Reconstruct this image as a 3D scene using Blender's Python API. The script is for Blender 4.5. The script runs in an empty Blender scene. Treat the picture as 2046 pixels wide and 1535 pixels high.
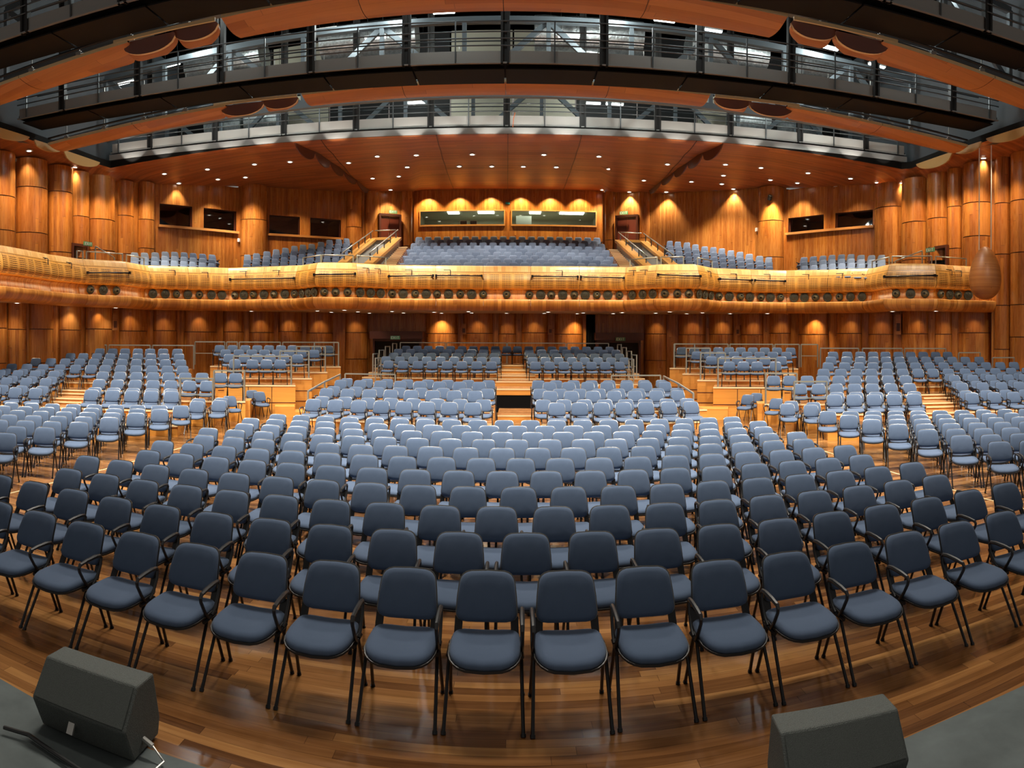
import bpy, math, random
from mathutils import Vector, Matrix
random.seed(7)
C = bpy.context.scene
COL = C.collection
PI = math.pi

# ------------------------------------------------------------------ survey
# The photograph is a stitched cylindrical panorama: f = 1300 px, eye 2.49 m above the floor, eye level at y = 685.
F, XC, YH, EYE, ROLL = 1300.0, 1023.0, 685.0, 2.49, 0.0045
def th(x): return (x - XC) / F
def hz(x): return YH + F * ROLL * math.sin(th(x))
def at_r(x, y, r):
    t = th(x); return Vector((r * math.sin(t), r * math.cos(t), EYE + r * (hz(x) - y) / F))
def at_z(x, y, z):
    return at_r(x, y, (EYE - z) * F / (y - hz(x)))
def at_Y(x, y, Y):
    return at_r(x, y, Y / math.cos(th(x)))
def proj(p):
    t = math.atan2(p[0], p[1]); r = math.hypot(p[0], p[1])
    return XC + F * t, hz(XC + F * t) - F * (p[2] - EYE) / r

# ------------------------------------------------------------------ helpers
class MB:
    def __init__(s): s.v = []; s.f = []; s.uv = []; s.mi = []; s.hasuv = False
    def add(s, vs, fs, mi=0, uvs=None):
        b = len(s.v); s.v += [tuple(p) for p in vs]
        for i, f in enumerate(fs):
            s.f.append(tuple(b + k for k in f)); s.mi.append(mi)
            s.uv.append(uvs[i] if uvs else None)
        if uvs: s.hasuv = True
    def quad(s, a, b, c, d, mi=0, uv=None): s.add([a, b, c, d], [(0, 1, 2, 3)], mi, [uv] if uv else None)
    def box(s, x0, x1, y0, y1, z0, z1, mi=0, M=None):
        vs = [Vector((x, y, z)) for z in (z0, z1) for y in (y0, y1) for x in (x0, x1)]
        if M: vs = [M @ v for v in vs]
        s.add(vs, [(0, 2, 3, 1), (4, 5, 7, 6), (0, 1, 5, 4), (2, 6, 7, 3), (0, 4, 6, 2), (1, 3, 7, 5)], mi)
    def prism(s, poly, z0, z1, mi=0):
        # poly is a counter-clockwise plan outline
        n = len(poly)
        vs = [(p[0], p[1], z0) for p in poly] + [(p[0], p[1], z1) for p in poly]
        fs = [tuple(range(n - 1, -1, -1)), tuple(range(n, 2 * n))]
        fs += [(i, (i + 1) % n, n + (i + 1) % n, n + i) for i in range(n)]
        s.add(vs, fs, mi)
    def sweep(s, prof, axis0, axis1, up=(0, 0, 1), mi=0):
        pass
    def bar(s, a, b, w, h, mi=0, up=Vector((0, 0, 1))):
        a = Vector(a); b = Vector(b); d = (b - a).normalized()
        if abs(d.dot(up)) > .98: up = Vector((1, 0, 0))
        sx = d.cross(up).normalized(); sz = sx.cross(d).normalized()
        vs = []
        for p in (a, b):
            for i, j in ((-1, -1), (1, -1), (1, 1), (-1, 1)): vs.append(p + sx * (i * w / 2) + sz * (j * h / 2))
        s.add(vs, [(0, 3, 2, 1), (4, 5, 6, 7), (0, 1, 5, 4), (1, 2, 6, 5), (2, 3, 7, 6), (3, 0, 4, 7)], mi)
    def tube(s, pts, rad, n=6, mi=0, cap=True):
        pts = [Vector(p) for p in pts]
        if not isinstance(rad, (list, tuple)): rad = [rad] * len(pts)
        prev = None; rings = []
        for i, p in enumerate(pts):
            d = (pts[min(i + 1, len(pts) - 1)] - pts[max(i - 1, 0)]).normalized()
            if prev is None:
                ref = Vector((0, 0, 1)) if abs(d.z) < .9 else Vector((1, 0, 0))
                u = d.cross(ref).normalized()
            else:
                u = (prev - d * prev.dot(d)).normalized()
            w = d.cross(u); prev = u
            rings.append([p + (u * math.cos(2 * PI * k / n) + w * math.sin(2 * PI * k / n)) * rad[i] for k in range(n)])
        vs = [q for r in rings for q in r]; fs = []
        for i in range(len(pts) - 1):
            for k in range(n):
                k2 = (k + 1) % n
                fs.append((i * n + k, i * n + k2, (i + 1) * n + k2, (i + 1) * n + k))
        if cap:
            fs.append(tuple(range(n - 1, -1, -1))); m = (len(pts) - 1) * n; fs.append(tuple(m + k for k in range(n)))
        s.add(vs, fs, mi)
    def lathe(s, prof, n=16, mi=0, M=None):
        vs = []; fs = []
        for r, z in prof:
            for k in range(n):
                v = Vector((r * math.cos(2 * PI * k / n), r * math.sin(2 * PI * k / n), z)); vs.append(M @ v if M else v)
        for i in range(len(prof) - 1):
            for k in range(n):
                k2 = (k + 1) % n
                fs.append((i * n + k, i * n + k2, (i + 1) * n + k2, (i + 1) * n + k))
        fs.append(tuple(range(n - 1, -1, -1))); m = (len(prof) - 1) * n; fs.append(tuple(m + k for k in range(n)))
        s.add(vs, fs, mi)
    def grid(s, P, mi=0, UV=None, flip=False):
        # P[i][j] points
        ni, nj = len(P), len(P[0]); vs = [p for r in P for p in r]; fs = []; uvs = []
        for i in range(ni - 1):
            for j in range(nj - 1):
                q = [(i, j), (i + 1, j), (i + 1, j + 1), (i, j + 1)]
                if flip: q.reverse()
                fs.append(tuple(a * nj + b for a, b in q))
                if UV: uvs.append([UV[a][b] for a, b in q])
        s.add(vs, fs, mi, uvs if UV else None)
    def build(s, name, mats, parent=None, smooth=False):
        me = bpy.data.meshes.new(name); me.from_pydata(s.v, [], s.f)
        if not isinstance(mats, (list, tuple)): mats = [mats]
        for m in mats: me.materials.append(m)
        if len(mats) > 1: me.polygons.foreach_set('material_index', s.mi)
        if s.hasuv:
            l = me.uv_layers.new(name='UVMap'); k = 0; arr = []
            for f, u in zip(s.f, s.uv):
                for i in range(len(f)): arr += list(u[i]) if u else [0, 0]
            l.data.foreach_set('uv', arr)
        if smooth: me.polygons.foreach_set('use_smooth', [True] * len(me.polygons))
        me.validate(); me.update()
        o = bpy.data.objects.new(name, me); COL.objects.link(o)
        if parent: o.parent = parent
        if smooth == 'auto':
            try: me.set_sharp_from_angle(angle=math.radians(35))
            except Exception: pass
        return o

def tag(o, label=None, cat=None, group=None, kind=None):
    if label: o['label'] = label
    if cat: o['category'] = cat
    if group: o['group'] = group
    if kind: o['kind'] = kind
    return o
def thing(name, label, cat, loc=(0, 0, 0), rz=0, group=None, kind=None):
    o = bpy.data.objects.new(name, None); COL.objects.link(o); o.location = loc; o.rotation_euler = (0, 0, rz)
    o.empty_display_size = .1
    return tag(o, label, cat, group, kind)
def struct(name, mb, mats, smooth=False, label=None):
    o = mb.build(name, mats, None, smooth); o['kind'] = 'structure'
    if label: o['label'] = label
    return o
ONES = 'zeroth first second third fourth fifth sixth seventh eighth ninth tenth eleventh twelfth thirteenth fourteenth fifteenth sixteenth seventeenth eighteenth nineteenth twentieth'.split()
def ordn(k):
    return ONES[k] if k <= 20 else ('twenty-' + ONES[k - 20] if k < 30 else ('thirtieth' if k == 30 else 'thirty-' + ONES[k - 30]))

# ------------------------------------------------------------------ materials
def mat(name, col=(.5, .5, .5), rough=.5, metal=0, spec=.5):
    m = bpy.data.materials.new(name); m.use_nodes = True
    b = m.node_tree.nodes['Principled BSDF']
    b.inputs['Base Color'].default_value = (*col, 1); b.inputs['Roughness'].default_value = rough
    b.inputs['Metallic'].default_value = metal; b.inputs['Specular IOR Level'].default_value = spec
    return m
class NT:
    def __init__(s, m): s.t = m.node_tree; s.n = s.t.nodes; s.b = s.n['Principled BSDF']
    def node(s, typ, **kw):
        n = s.n.new(typ)
        for k, v in kw.items(): setattr(n, k, v)
        return n
    def link(s, a, b): s.t.links.new(a, b)
    def math(s, op, a, b=None, c=None):
        n = s.node('ShaderNodeMath', operation=op)
        for i, v in enumerate((a, b, c)):
            if v is None: continue
            if isinstance(v, (int, float)): n.inputs[i].default_value = v
            else: s.link(v, n.inputs[i])
        return n.outputs[0]
    def comb(s, x, y, z=0):
        n = s.node('ShaderNodeCombineXYZ')
        for i, v in enumerate((x, y, z)):
            if isinstance(v, (int, float)): n.inputs[i].default_value = v
            else: s.link(v, n.inputs[i])
        return n.outputs[0]
    def noise(s, vec, scale=1, detail=3, rough=.55):
        n = s.node('ShaderNodeTexNoise'); n.inputs['Scale'].default_value = scale; n.inputs['Detail'].default_value = detail
        n.inputs['Roughness'].default_value = rough; s.link(vec, n.inputs['Vector']); return n.outputs['Fac']
    def white(s, vec):
        n = s.node('ShaderNodeTexWhiteNoise', noise_dimensions='3D'); s.link(vec, n.inputs['Vector']); return n.outputs['Value']
    def ramp(s, fac, stops):
        n = s.node('ShaderNodeValToRGB'); s.link(fac, n.inputs[0]); r = n.color_ramp
        while len(r.elements) < len(stops): r.elements.new(.5)
        for e, (p, c) in zip(r.elements, stops): e.position = p; e.color = (*c, 1)
        return n.outputs[0]
    def mix(s, fac, a, b, blend='MIX'):
        n = s.node('ShaderNodeMix', data_type='RGBA', blend_type=blend)
        for sock, v in ((n.inputs[0], fac), (n.inputs[6], a), (n.inputs[7], b)):
            if isinstance(v, (int, float)): sock.default_value = v
            elif isinstance(v, tuple): sock.default_value = (*v, 1)
            else: s.link(v, sock)
        return n.outputs[2]
    def bump(s, h, strength=.3, dist=.01):
        n = s.node('ShaderNodeBump'); n.inputs['Strength'].default_value = strength; n.inputs['Distance'].default_value = dist
        s.link(h, n.inputs['Height']); s.link(n.outputs[0], s.b.inputs['Normal'])

def wood(name, stops, src='UV', strip=.1, length=2.4, rough=.35, along='v', grain=1.0, spec=.5, seam=.06, coat=0.0, vary=.5):
    """boards of width `strip` running along one axis; each board its own tone, fine grain along it, thin dark seams"""
    m = mat(name, (.4, .15, .04), rough, 0, spec); t = NT(m)
    if src == 'UV': vec = t.node('ShaderNodeUVMap').outputs[0]
    elif src == 'POS': vec = t.node('ShaderNodeNewGeometry').outputs['Position']
    else: vec = t.node('ShaderNodeTexCoord').outputs['Object']
    sp = t.node('ShaderNodeSeparateXYZ'); t.link(vec, sp.inputs[0])
    ax = {'x': 0, 'y': 1, 'z': 2, 'u': 0, 'v': 1}
    if along in ('v', 'y'): across, run = sp.outputs[0], sp.outputs[1]
    elif along == 'z': across, run = t.math('ADD', sp.outputs[0], sp.outputs[1]), sp.outputs[2]
    elif along == 'xz': across, run = sp.outputs[2], sp.outputs[0]
    else: across, run = sp.outputs[1], sp.outputs[0]
    a = t.math('DIVIDE', across, strip); ia = t.math('FLOOR', a); fa = t.math('FRACT', a)
    off = t.white(t.comb(ia, 3.3, 1.7))
    r = t.math('ADD', t.math('DIVIDE', run, length), off); ir = t.math('FLOOR', r); fr = t.math('FRACT', r)
    tone = t.white(t.comb(ia, ir, .5))
    g = t.noise(t.comb(t.math('MULTIPLY', across, 26), t.math('MULTIPLY', run, 1.3), tone), grain, 4, .6)
    big = t.noise(t.comb(t.math('MULTIPLY', across, .7), t.math('MULTIPLY', run, .35), 2.0), 1.0, 2)
    f = t.math('ADD', t.math('ADD', t.math('MULTIPLY', tone, vary), .25 - vary / 2), t.math('ADD', t.math('MULTIPLY', g, .45), t.math('MULTIPLY', t.math('SUBTRACT', big, .5), .35)))
    col = t.ramp(f, stops)
    e = t.math('MINIMUM', fa, t.math('SUBTRACT', 1.0, fa))
    seamf = t.math('LESS_THAN', e, seam * .5)
    e2 = t.math('LESS_THAN', t.math('MINIMUM', fr, t.math('SUBTRACT', 1.0, fr)), .0016)
    sm = t.math('MULTIPLY', t.math('MAXIMUM', seamf, e2), .55)
    dark = t.mix(sm, col, (stops[0][1][0] * .35, stops[0][1][1] * .35, stops[0][1][2] * .35))
    t.link(dark, t.b.inputs['Base Color'])
    rr = t.math('ADD', rough - .06, t.math('MULTIPLY', g, .14)); t.link(rr, t.b.inputs['Roughness'])
    if coat: t.b.inputs['Coat Weight'].default_value = coat; t.b.inputs['Coat Roughness'].default_value = .12
    return m

W_WALL = wood('wall_veneer', [(.15, (.17, .046, .008)), (.42, (.36, .118, .021)), (.65, (.51, .20, .038)), (.9, (.62, .29, .065))], strip=.11, length=7.3, rough=.27, seam=.035, vary=.26)
W_CEIL = wood('ceiling_veneer', [(.15, (.22, .060, .018)), (.45, (.34, .102, .030)), (.7, (.43, .14, .042)), (.95, (.52, .19, .06))], strip=.16, length=3.6, along='u', rough=.42, seam=.05)
W_REFL = wood('reflector_veneer', [(.15, (.36, .12, .035)), (.45, (.47, .18, .055)), (.7, (.54, .22, .075)), (.95, (.60, .27, .10))], strip=.3, length=5, along='u', rough=.4, seam=.02)
W_FLOOR = wood('floor_boards', [(.12, (.075, .028, .010)), (.35, (.165, .068, .021)), (.6, (.28, .125, .040)), (.85, (.44, .22, .073))], src='POS', along='x', strip=.085, length=1.5, rough=.16, seam=.04)
W_RISER = wood('riser_ply', [(.1, (.47, .185, .030)), (.45, (.59, .245, .042)), (.7, (.67, .30, .058)), (.95, (.75, .37, .09))], src='POS', along='xz', strip=.32, length=2.4, rough=.35, seam=.015)
W_TREAD = wood('tread_boards', [(.12, (.20, .075, .022)), (.4, (.36, .15, .048)), (.65, (.47, .21, .075)), (.9, (.58, .29, .11))], src='POS', along='x', strip=.09, length=1.6, rough=.26, seam=.04)
W_LIP = wood('lip_veneer', [(.15, (.34, .115, .02)), (.45, (.52, .20, .035)), (.7, (.64, .275, .055)), (.95, (.74, .36, .09))], strip=.16, length=6, rough=.32, seam=.06)
W_TOPLIT = wood('toplit_veneer', [(.15, (.52, .25, .06)), (.5, (.66, .37, .12)), (.9, (.76, .48, .19))], strip=.16, length=6, rough=.36, seam=.04)  # lip wood made paler: the light from above is put into its colour
W_EGG = wood('egg_veneer', [(.15, (.30, .10, .022)), (.5, (.37, .135, .032)), (.9, (.43, .17, .045))], src='OBJ', along='xz', strip=.045, length=9, rough=.42, seam=.1)

def grille_mat():
    m = mat('grille_veneer', (.5, .25, .06), .36); t = NT(m)
    sp = t.node('ShaderNodeSeparateXYZ'); t.link(t.node('ShaderNodeUVMap').outputs[0], sp.inputs[0])
    u, v = sp.outputs[0], sp.outputs[1]
    g = t.noise(t.comb(t.math('MULTIPLY', u, 24), t.math('MULTIPLY', v, 1.2), .3), 1, 4, .6)
    big = t.noise(t.comb(t.math('MULTIPLY', u, 1.3), t.math('MULTIPLY', v, .4), 4.), 1, 2)
    col = t.ramp(t.math('ADD', t.math('MULTIPLY', g, .6), t.math('MULTIPLY', big, .4)), [(.25, (.44, .185, .03)), (.5, (.57, .27, .05)), (.75, (.68, .36, .085))])
    # slots: rows every 62 mm, 0.42 m long with plain stiles between the columns
    fv = t.math('FRACT', t.math('DIVIDE', v, .072)); fu = t.math('FRACT', t.math('DIVIDE', u, .52))
    sv = t.math('LESS_THAN', fv, .42)
    su = t.math('MULTIPLY', t.math('GREATER_THAN', fu, .12), t.math('LESS_THAN', fu, .88))
    sub = t.math('FRACT', t.math('DIVIDE', u, .104)); su2 = t.math('GREATER_THAN', sub, .10)
    inz = t.math('MULTIPLY', t.math('GREATER_THAN', v, .10), t.math('LESS_THAN', v, .80))
    msk = t.math('MULTIPLY', t.math('MULTIPLY', sv, t.math('MULTIPLY', su, su2)), inz)
    line = t.math('LESS_THAN', t.math('ABSOLUTE', t.math('SUBTRACT', v, .035)), .010)
    msk = t.math('MAXIMUM', msk, line)
    c2 = t.mix(t.math('MULTIPLY', msk, .92), col, (.07, .020, .004))
    t.link(c2, t.b.inputs['Base Color'])
    t.bump(t.math('SUBTRACT', 1.0, msk), .5, .02)
    return m
W_GRILLE = grille_mat()

def fabric(name, lo, hi, rough=.85, var=.22):
    m = mat(name, hi, rough, 0, .10); t = NT(m)
    oi = t.node('ShaderNodeObjectInfo').outputs['Random']
    tc = t.node('ShaderNodeTexCoord').outputs['Object']
    n1 = t.noise(tc, 420, 2); n2 = t.noise(tc, 7, 2)
    f = t.math('ADD', t.math('MULTIPLY', n1, .5), t.math('ADD', t.math('MULTIPLY', n2, .25), t.math('MULTIPLY', oi, var)))
    t.link(t.ramp(f, [(.25, lo), (.75, hi)]), t.b.inputs['Base Color'])
    t.b.inputs['Sheen Weight'].default_value = .10; t.b.inputs['Sheen Roughness'].default_value = .5
    t.bump(n1, .15, .002)
    return m
FAB = fabric('blue_chair_fabric', (.054, .080, .130), (.086, .119, .186))
FABB = fabric('blue_balcony_fabric', (.085, .115, .18), (.15, .19, .27), .55, .6)

BLACKP = mat('black_plastic', (.016, .016, .017), .38)
BLACKM = mat('black_enamel_tube', (.006, .006, .007), .30, 0, .35)
RIM = mat('dark_rim_metal', (.12, .115, .105), .28, .85)  # dark metallic grey with a low roughness
RAIL = mat('brushed_rail_metal', (.42, .42, .36), .36, .75)
STEEL = mat('blue_grey_steel', (.16, .19, .21), .5, .2)
STEELD = mat('dark_steel', (.030, .029, .028), .45, .3)
TOE = mat('toe_board_metal', (.33, .32, .30), .42, .35)
DARKP = mat('dark_soffit_panel', (.009, .008, .007), .6, 0, .12)
SILVER = mat('silver_trim', (.50, .49, .46), .38, .6)
PLASTER = mat('grey_plaster', (.50, .48, .43), .8)
CREAM = mat('cream_wall_paint', (.55, .52, .40), .8)
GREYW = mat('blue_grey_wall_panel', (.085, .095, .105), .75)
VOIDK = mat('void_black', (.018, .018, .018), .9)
SOFFIT = mat('soffit_paint', (.46, .33, .23), .7)
LINE = mat('cream_floor_strip', (.62, .50, .28), .4)
EDGE = mat('pale_edge_trim', (.78, .60, .33), .4)
SCAL = mat('pale_scallop_ply', (.55, .34, .12), .45)
DARKW = mat('dark_fin_veneer', (.085, .022, .010), .4)
SIGN = mat('green_sign_face', (.10, .30, .16), .5)
WHITE = mat('white_paint', (.75, .75, .72), .5)
DOORW = mat('dark_red_door_leaf', (.16, .035, .018), .4)
CARPET = mat('grey_carpet', (.10, .10, .11), .95)
BLACKC = mat('dark_gap_black', (.004, .004, .004), .95, 0, .1)  # black that paints the dark gaps under the stair and in the wall
YELLOW = mat('yellow_plastic', (.8, .55, .05), .4)
def noisy(name, col, rough, scale, amt, bump=0.0, metal=0):
    m = mat(name, col, rough, metal); t = NT(m); tc = t.node('ShaderNodeTexCoord').outputs['Object']
    n = t.noise(tc, scale, 4, .6)
    t.link(t.ramp(n, [(.3, tuple(c * (1 - amt) for c in col)), (.7, tuple(min(1, c * (1 + amt)) for c in col))]), t.b.inputs['Base Color'])
    if bump: t.bump(n, bump, .02)
    return m
MONI = noisy('textured_monitor_paint', (.085, .095, .088), .7, 160, .35, .5)
MONG = noisy('monitor_mesh_grille', (.070, .079, .072), .6, 260, .3, .3)
CLOTH = noisy('grey_stage_cloth', (.078, .094, .094), .75, 3, .25, .1)
FOIL = noisy('foil_duct_wrap', (.62, .66, .66), .32, 9, .3, 1.0, .8)
def emis(name, col, s):
    m = mat(name, (0, 0, 0), .5); b = m.node_tree.nodes['Principled BSDF']
    b.inputs['Emission Color'].default_value = (*col, 1); b.inputs['Emission Strength'].default_value = s
    try: m.cycles.emission_sampling = 'NONE'
    except Exception: pass
    return m
LENS = emis('lit_lamp_lens', (1, .93, .80), 9)
TUBE = emis('lit_fluorescent_tube', (.92, 1, .96), 7)
BOOTHL = emis('lit_booth_panel', (1, .98, .85), 5)
SCREEN = emis('lit_screen', (.75, .85, .8), .8)
def glassmat(name, tint, gloss=.12):
    m = bpy.data.materials.new(name); m.use_nodes = True; t = m.node_tree; t.nodes.clear()
    o = t.nodes.new('ShaderNodeOutputMaterial'); mx = t.nodes.new('ShaderNodeMixShader'); tr = t.nodes.new('ShaderNodeBsdfTransparent'); gl = t.nodes.new('ShaderNodeBsdfGlossy')
    tr.inputs[0].default_value = (*tint, 1); gl.inputs['Roughness'].default_value = .03; mx.inputs[0].default_value = gloss
    t.links.new(tr.outputs[0], mx.inputs[1]); t.links.new(gl.outputs[0], mx.inputs[2]); t.links.new(mx.outputs[0], o.inputs[0])
    return m
GLASS = glassmat('booth_glass', (.92, .95, .92), .07)
DGLASS = glassmat('dark_window_glass', (.35, .38, .36), .10)

# ------------------------------------------------------------------ plan curves
AX = -.25                         # the hall's own centre line
def mirror_poly(P): return P + [(2 * AX - x, y) + tuple(r) for x, y, *r in reversed(P)]
LOWL = [(x, r) for x, r in ((-90, 23.6), (0, 25.2), (100, 26.0), (200, 27.8), (300, 29.5), (450, 31.2), (600, 32.6), (740, 33.6))]
LOWP = mirror_poly([tuple(at_r(x, 600, r).xy) for x, r in LOWL])
LOWP = [p for p in LOWP if XC + F * math.atan2(p[0], p[1]) < 1760] + [tuple(at_r(x, 600, r).xy) for x, r in ((1800, 28.9), (1850, 28.3), (1920, 27.9), (1992, 27.7), (2100, 27.5))]
UPL = [(-170, 24.6, 10.3), (-90, 25.6, 10.3), (0, 27.0, 10.2), (60, 27.5, 10.1), (118, 28.3, 10.0), (158, 29.0, 9.95), (200, 30, 9.9), (250, 31, 10.05), (290, 32, 10.25), (400, 33.5, 10.45), (500, 34.6, 10.75), (600, 35.5, 10.8), (700, 36.5, 10.9), (826, 37.6, 11.2)]
UPP = mirror_poly([tuple(at_r(x, 600, r).xy) + (z,) for x, r, z in UPL])
def on_poly(P, x, off=0.0):
    """where the bearing of pixel column x meets a plan polyline (plus its height there)"""
    t = th(x); d = Vector((math.sin(t), math.cos(t)))
    for a, b in zip(P[:-1], P[1:]):
        A = Vector(a[:2]); B = Vector(b[:2]); e = B - A
        den = d.x * e.y - d.y * e.x
        if abs(den) < 1e-9: continue
        s = (A.x * e.y - A.y * e.x) / den; u = (A.x * d.y - A.y * d.x) / den
        if s > 0 and -1e-6 <= u <= 1 + 1e-6:
            z = a[2] + (b[2] - a[2]) * u if len(a) > 2 else 0
            p = d * (s - off); return Vector((p.x, p.y, z))
    return None
def inward(a, b):
    d = (Vector(b[:2]) - Vector(a[:2])).normalized(); return Vector((d.y, -d.x))     # towards the camera for left-to-right walls

# ------------------------------------------------------------------ walls
def wall_sheet(mb, P, z0, z1=None, off=0.0, thick=.3):
    u = 0.0
    for a, b in zip(P[:-1], P[1:]):
        A = Vector(a[:2]); B = Vector(b[:2]); L = (B - A).length
        za = z1 if z1 is not None else a[2]; zb = z1 if z1 is not None else b[2]
        n = inward(a, b)
        A2 = A - n * thick; B2 = B - n * thick
        mb.quad((A.x, A.y, z0), (B.x, B.y, z0), (B.x, B.y, zb), (A.x, A.y, za), 0, [(u, z0), (u + L, z0), (u + L, zb), (u, za)])
        mb.quad((B2.x, B2.y, z0), (A2.x, A2.y, z0), (A2.x, A2.y, za), (B2.x, B2.y, zb), 0, [(0, 0)] * 4)
        u += L
UID = [0.0]
def column(parent, A, B, z0, z1, joints, sag=.26, n=9):
    """a bowed veneer pilaster between plan points A and B: drums with thin shadow gaps"""
    A = Vector(A[:2]); B = Vector(B[:2]); nrm = inward(A, B); L = (B - A).length; sg = L * sag
    UID[0] += 3.7; u0 = UID[0]
    mb = MB(); lv = [z0] + sorted(joints) + [z1]
    def sect(k):
        P = []
        for i in range(n + 1):
            s = i / n; a = (s - .5) * PI
            P.append(A.lerp(B, .5 + .5 * math.sin(a)) + nrm * (sg * math.cos(a) * k + .03))
        return P
    full = sect(1.0)
    for q in range(len(lv) - 1):
        a0 = lv[q] + (.018 if q else 0); a1 = lv[q + 1] - (.018 if q < len(lv) - 2 else 0)
        P = [[Vector((p.x, p.y, z)) for p in full] for z in (a0, a1)]
        UV = [[(u0 + i * L * 1.15 / n + q * 1.31, z) for i in range(n + 1)] for z in (a0, a1)]
        mb.grid(P, 0, UV, flip=True)
        if q < len(lv) - 2:
            inn = sect(.86); z = lv[q + 1]
            mb.grid([[Vector((p.x, p.y, zz)) for p in inn] for zz in (z - .03, z + .03)], 1, None, flip=True)
            for zz, fl in ((a1, True), (a1 + .036, False)):
                mb.grid([[Vector((p.x, p.y, zz)) for p in inn], [Vector((p.x, p.y, zz)) for p in full]], 1, None, flip=fl)
    return mb.build('column', [W_WALL, DARKW], parent, 'auto')

# lower wall (under the balcony and down the sides)
def cut_right(P, x):
    q = on_poly(P, x); return [p for p in P if XC + F * math.atan2(p[0], p[1]) < x] + [tuple(q)]
LOWC = cut_right(LOWP, 1984)
mb = MB(); wall_sheet(mb, LOWC, -.1, 4.35)
_u = on_poly(UPP, 1984); wall_sheet(mb, [LOWC[-1], (_u.x, _u.y)], -.1, 4.35)
WALL_LOW = struct('wall_back', mb, W_WALL)
lowcols = [(-60, -25), (-18, 12), (15, 52), (58, 106), (118, 160), (170, 222), (238, 292), (306, 353), (368, 432), (446, 487), (498, 547), (556, 603), (612, 665), (690, 735), (850, 915), (925, 985), (996, 1031), (1042, 1095), (1108, 1164), (1288, 1332), (1355, 1410), (1417, 1465), (1480, 1525), (1537, 1580), (1596, 1655), (1672, 1722), (1735, 1785), (1803, 1855), (1868, 1902), (1915, 1980)]
for i, (x0, x1) in enumerate(lowcols):
    A = on_poly(LOWP, x0); B = on_poly(LOWP, x1)
    if A is None or B is None: continue
    column(WALL_LOW, A, B, 0, 4.2, [2.95 + .02 * (i % 3), 1.62] if i % 2 else [2.93], .24)

# upper wall
UPSTART = 4.0
mb = MB()
upper_left = [p for p in UPP if p[0] < -5]
# the upper wall sheet leaves out the bays that hold windows and the control room; those are panels of their own
BAYS = {'left': [(315, 475), (535, 685)], 'mid': [(826, 1203)], 'right': [(1570, 1746)]}
def sub_poly(P, x0, x1):
    a = on_poly(P, x0); b = on_poly(P, x1); out = [tuple(a)]
    for p in P:
        px = XC + F * math.atan2(p[0], p[1])
        if x0 < px < x1: out.append(tuple(p))
    out.append(tuple(b)); return out
spans = [(-80, 315), (475, 535), (685, 826), (1203, 1570), (1746, 2120)]
WALL_UP = None
for k, (x0, x1) in enumerate(spans):
    Q = sub_poly(UPP, x0, x1); wall_sheet(mb, Q, UPSTART)
WALL_UP = struct('wall_balcony', mb, W_WALL)
upcols = [(-60, -30), (-25, 27), (31, 92), (95, 141), (144, 174), (177, 224), (233, 263), (275, 305), (479, 533), (690, 722), (727, 756), (800, 822), (1208, 1228), (1274, 1298), (1515, 1565), (1752, 1800), (1806, 1850), (1856, 1892), (1894, 1921), (1926, 1980), (1987, 2018), (2021, 2062)]
jz = [6.6, 8.4, 7.0, 8.9, 6.3, 8.0]
for i, (x0, x1) in enumerate(upcols):
    A = on_poly(UPP, x0); B = on_poly(UPP, x1)
    top = min(A.z, B.z) + .06; bot = UPSTART
    if x0 in (144, 1856): bot = 6.15                       # cut short above a doorway
    if x0 >= 1985: bot = 0
    js = [jz[i % 6], jz[(i + 1) % 6]] if x0 < 1985 else [2.3 + .5 * (i % 2), 4.1, 6.2, 8.3]
    js = [z for z in js if bot + .3 < z < top - .3]
    column(WALL_UP, A, B, bot, top, js, .34 if x1 - x0 > 20 else .28)
# flat side wall down to the floor beyond the end of the balcony
mb = MB(); wall_sheet(mb, sub_poly(UPP, 1981, 2120), -.1, 4.05, thick=.25)
struct('wall_right', mb, W_WALL)

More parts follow.
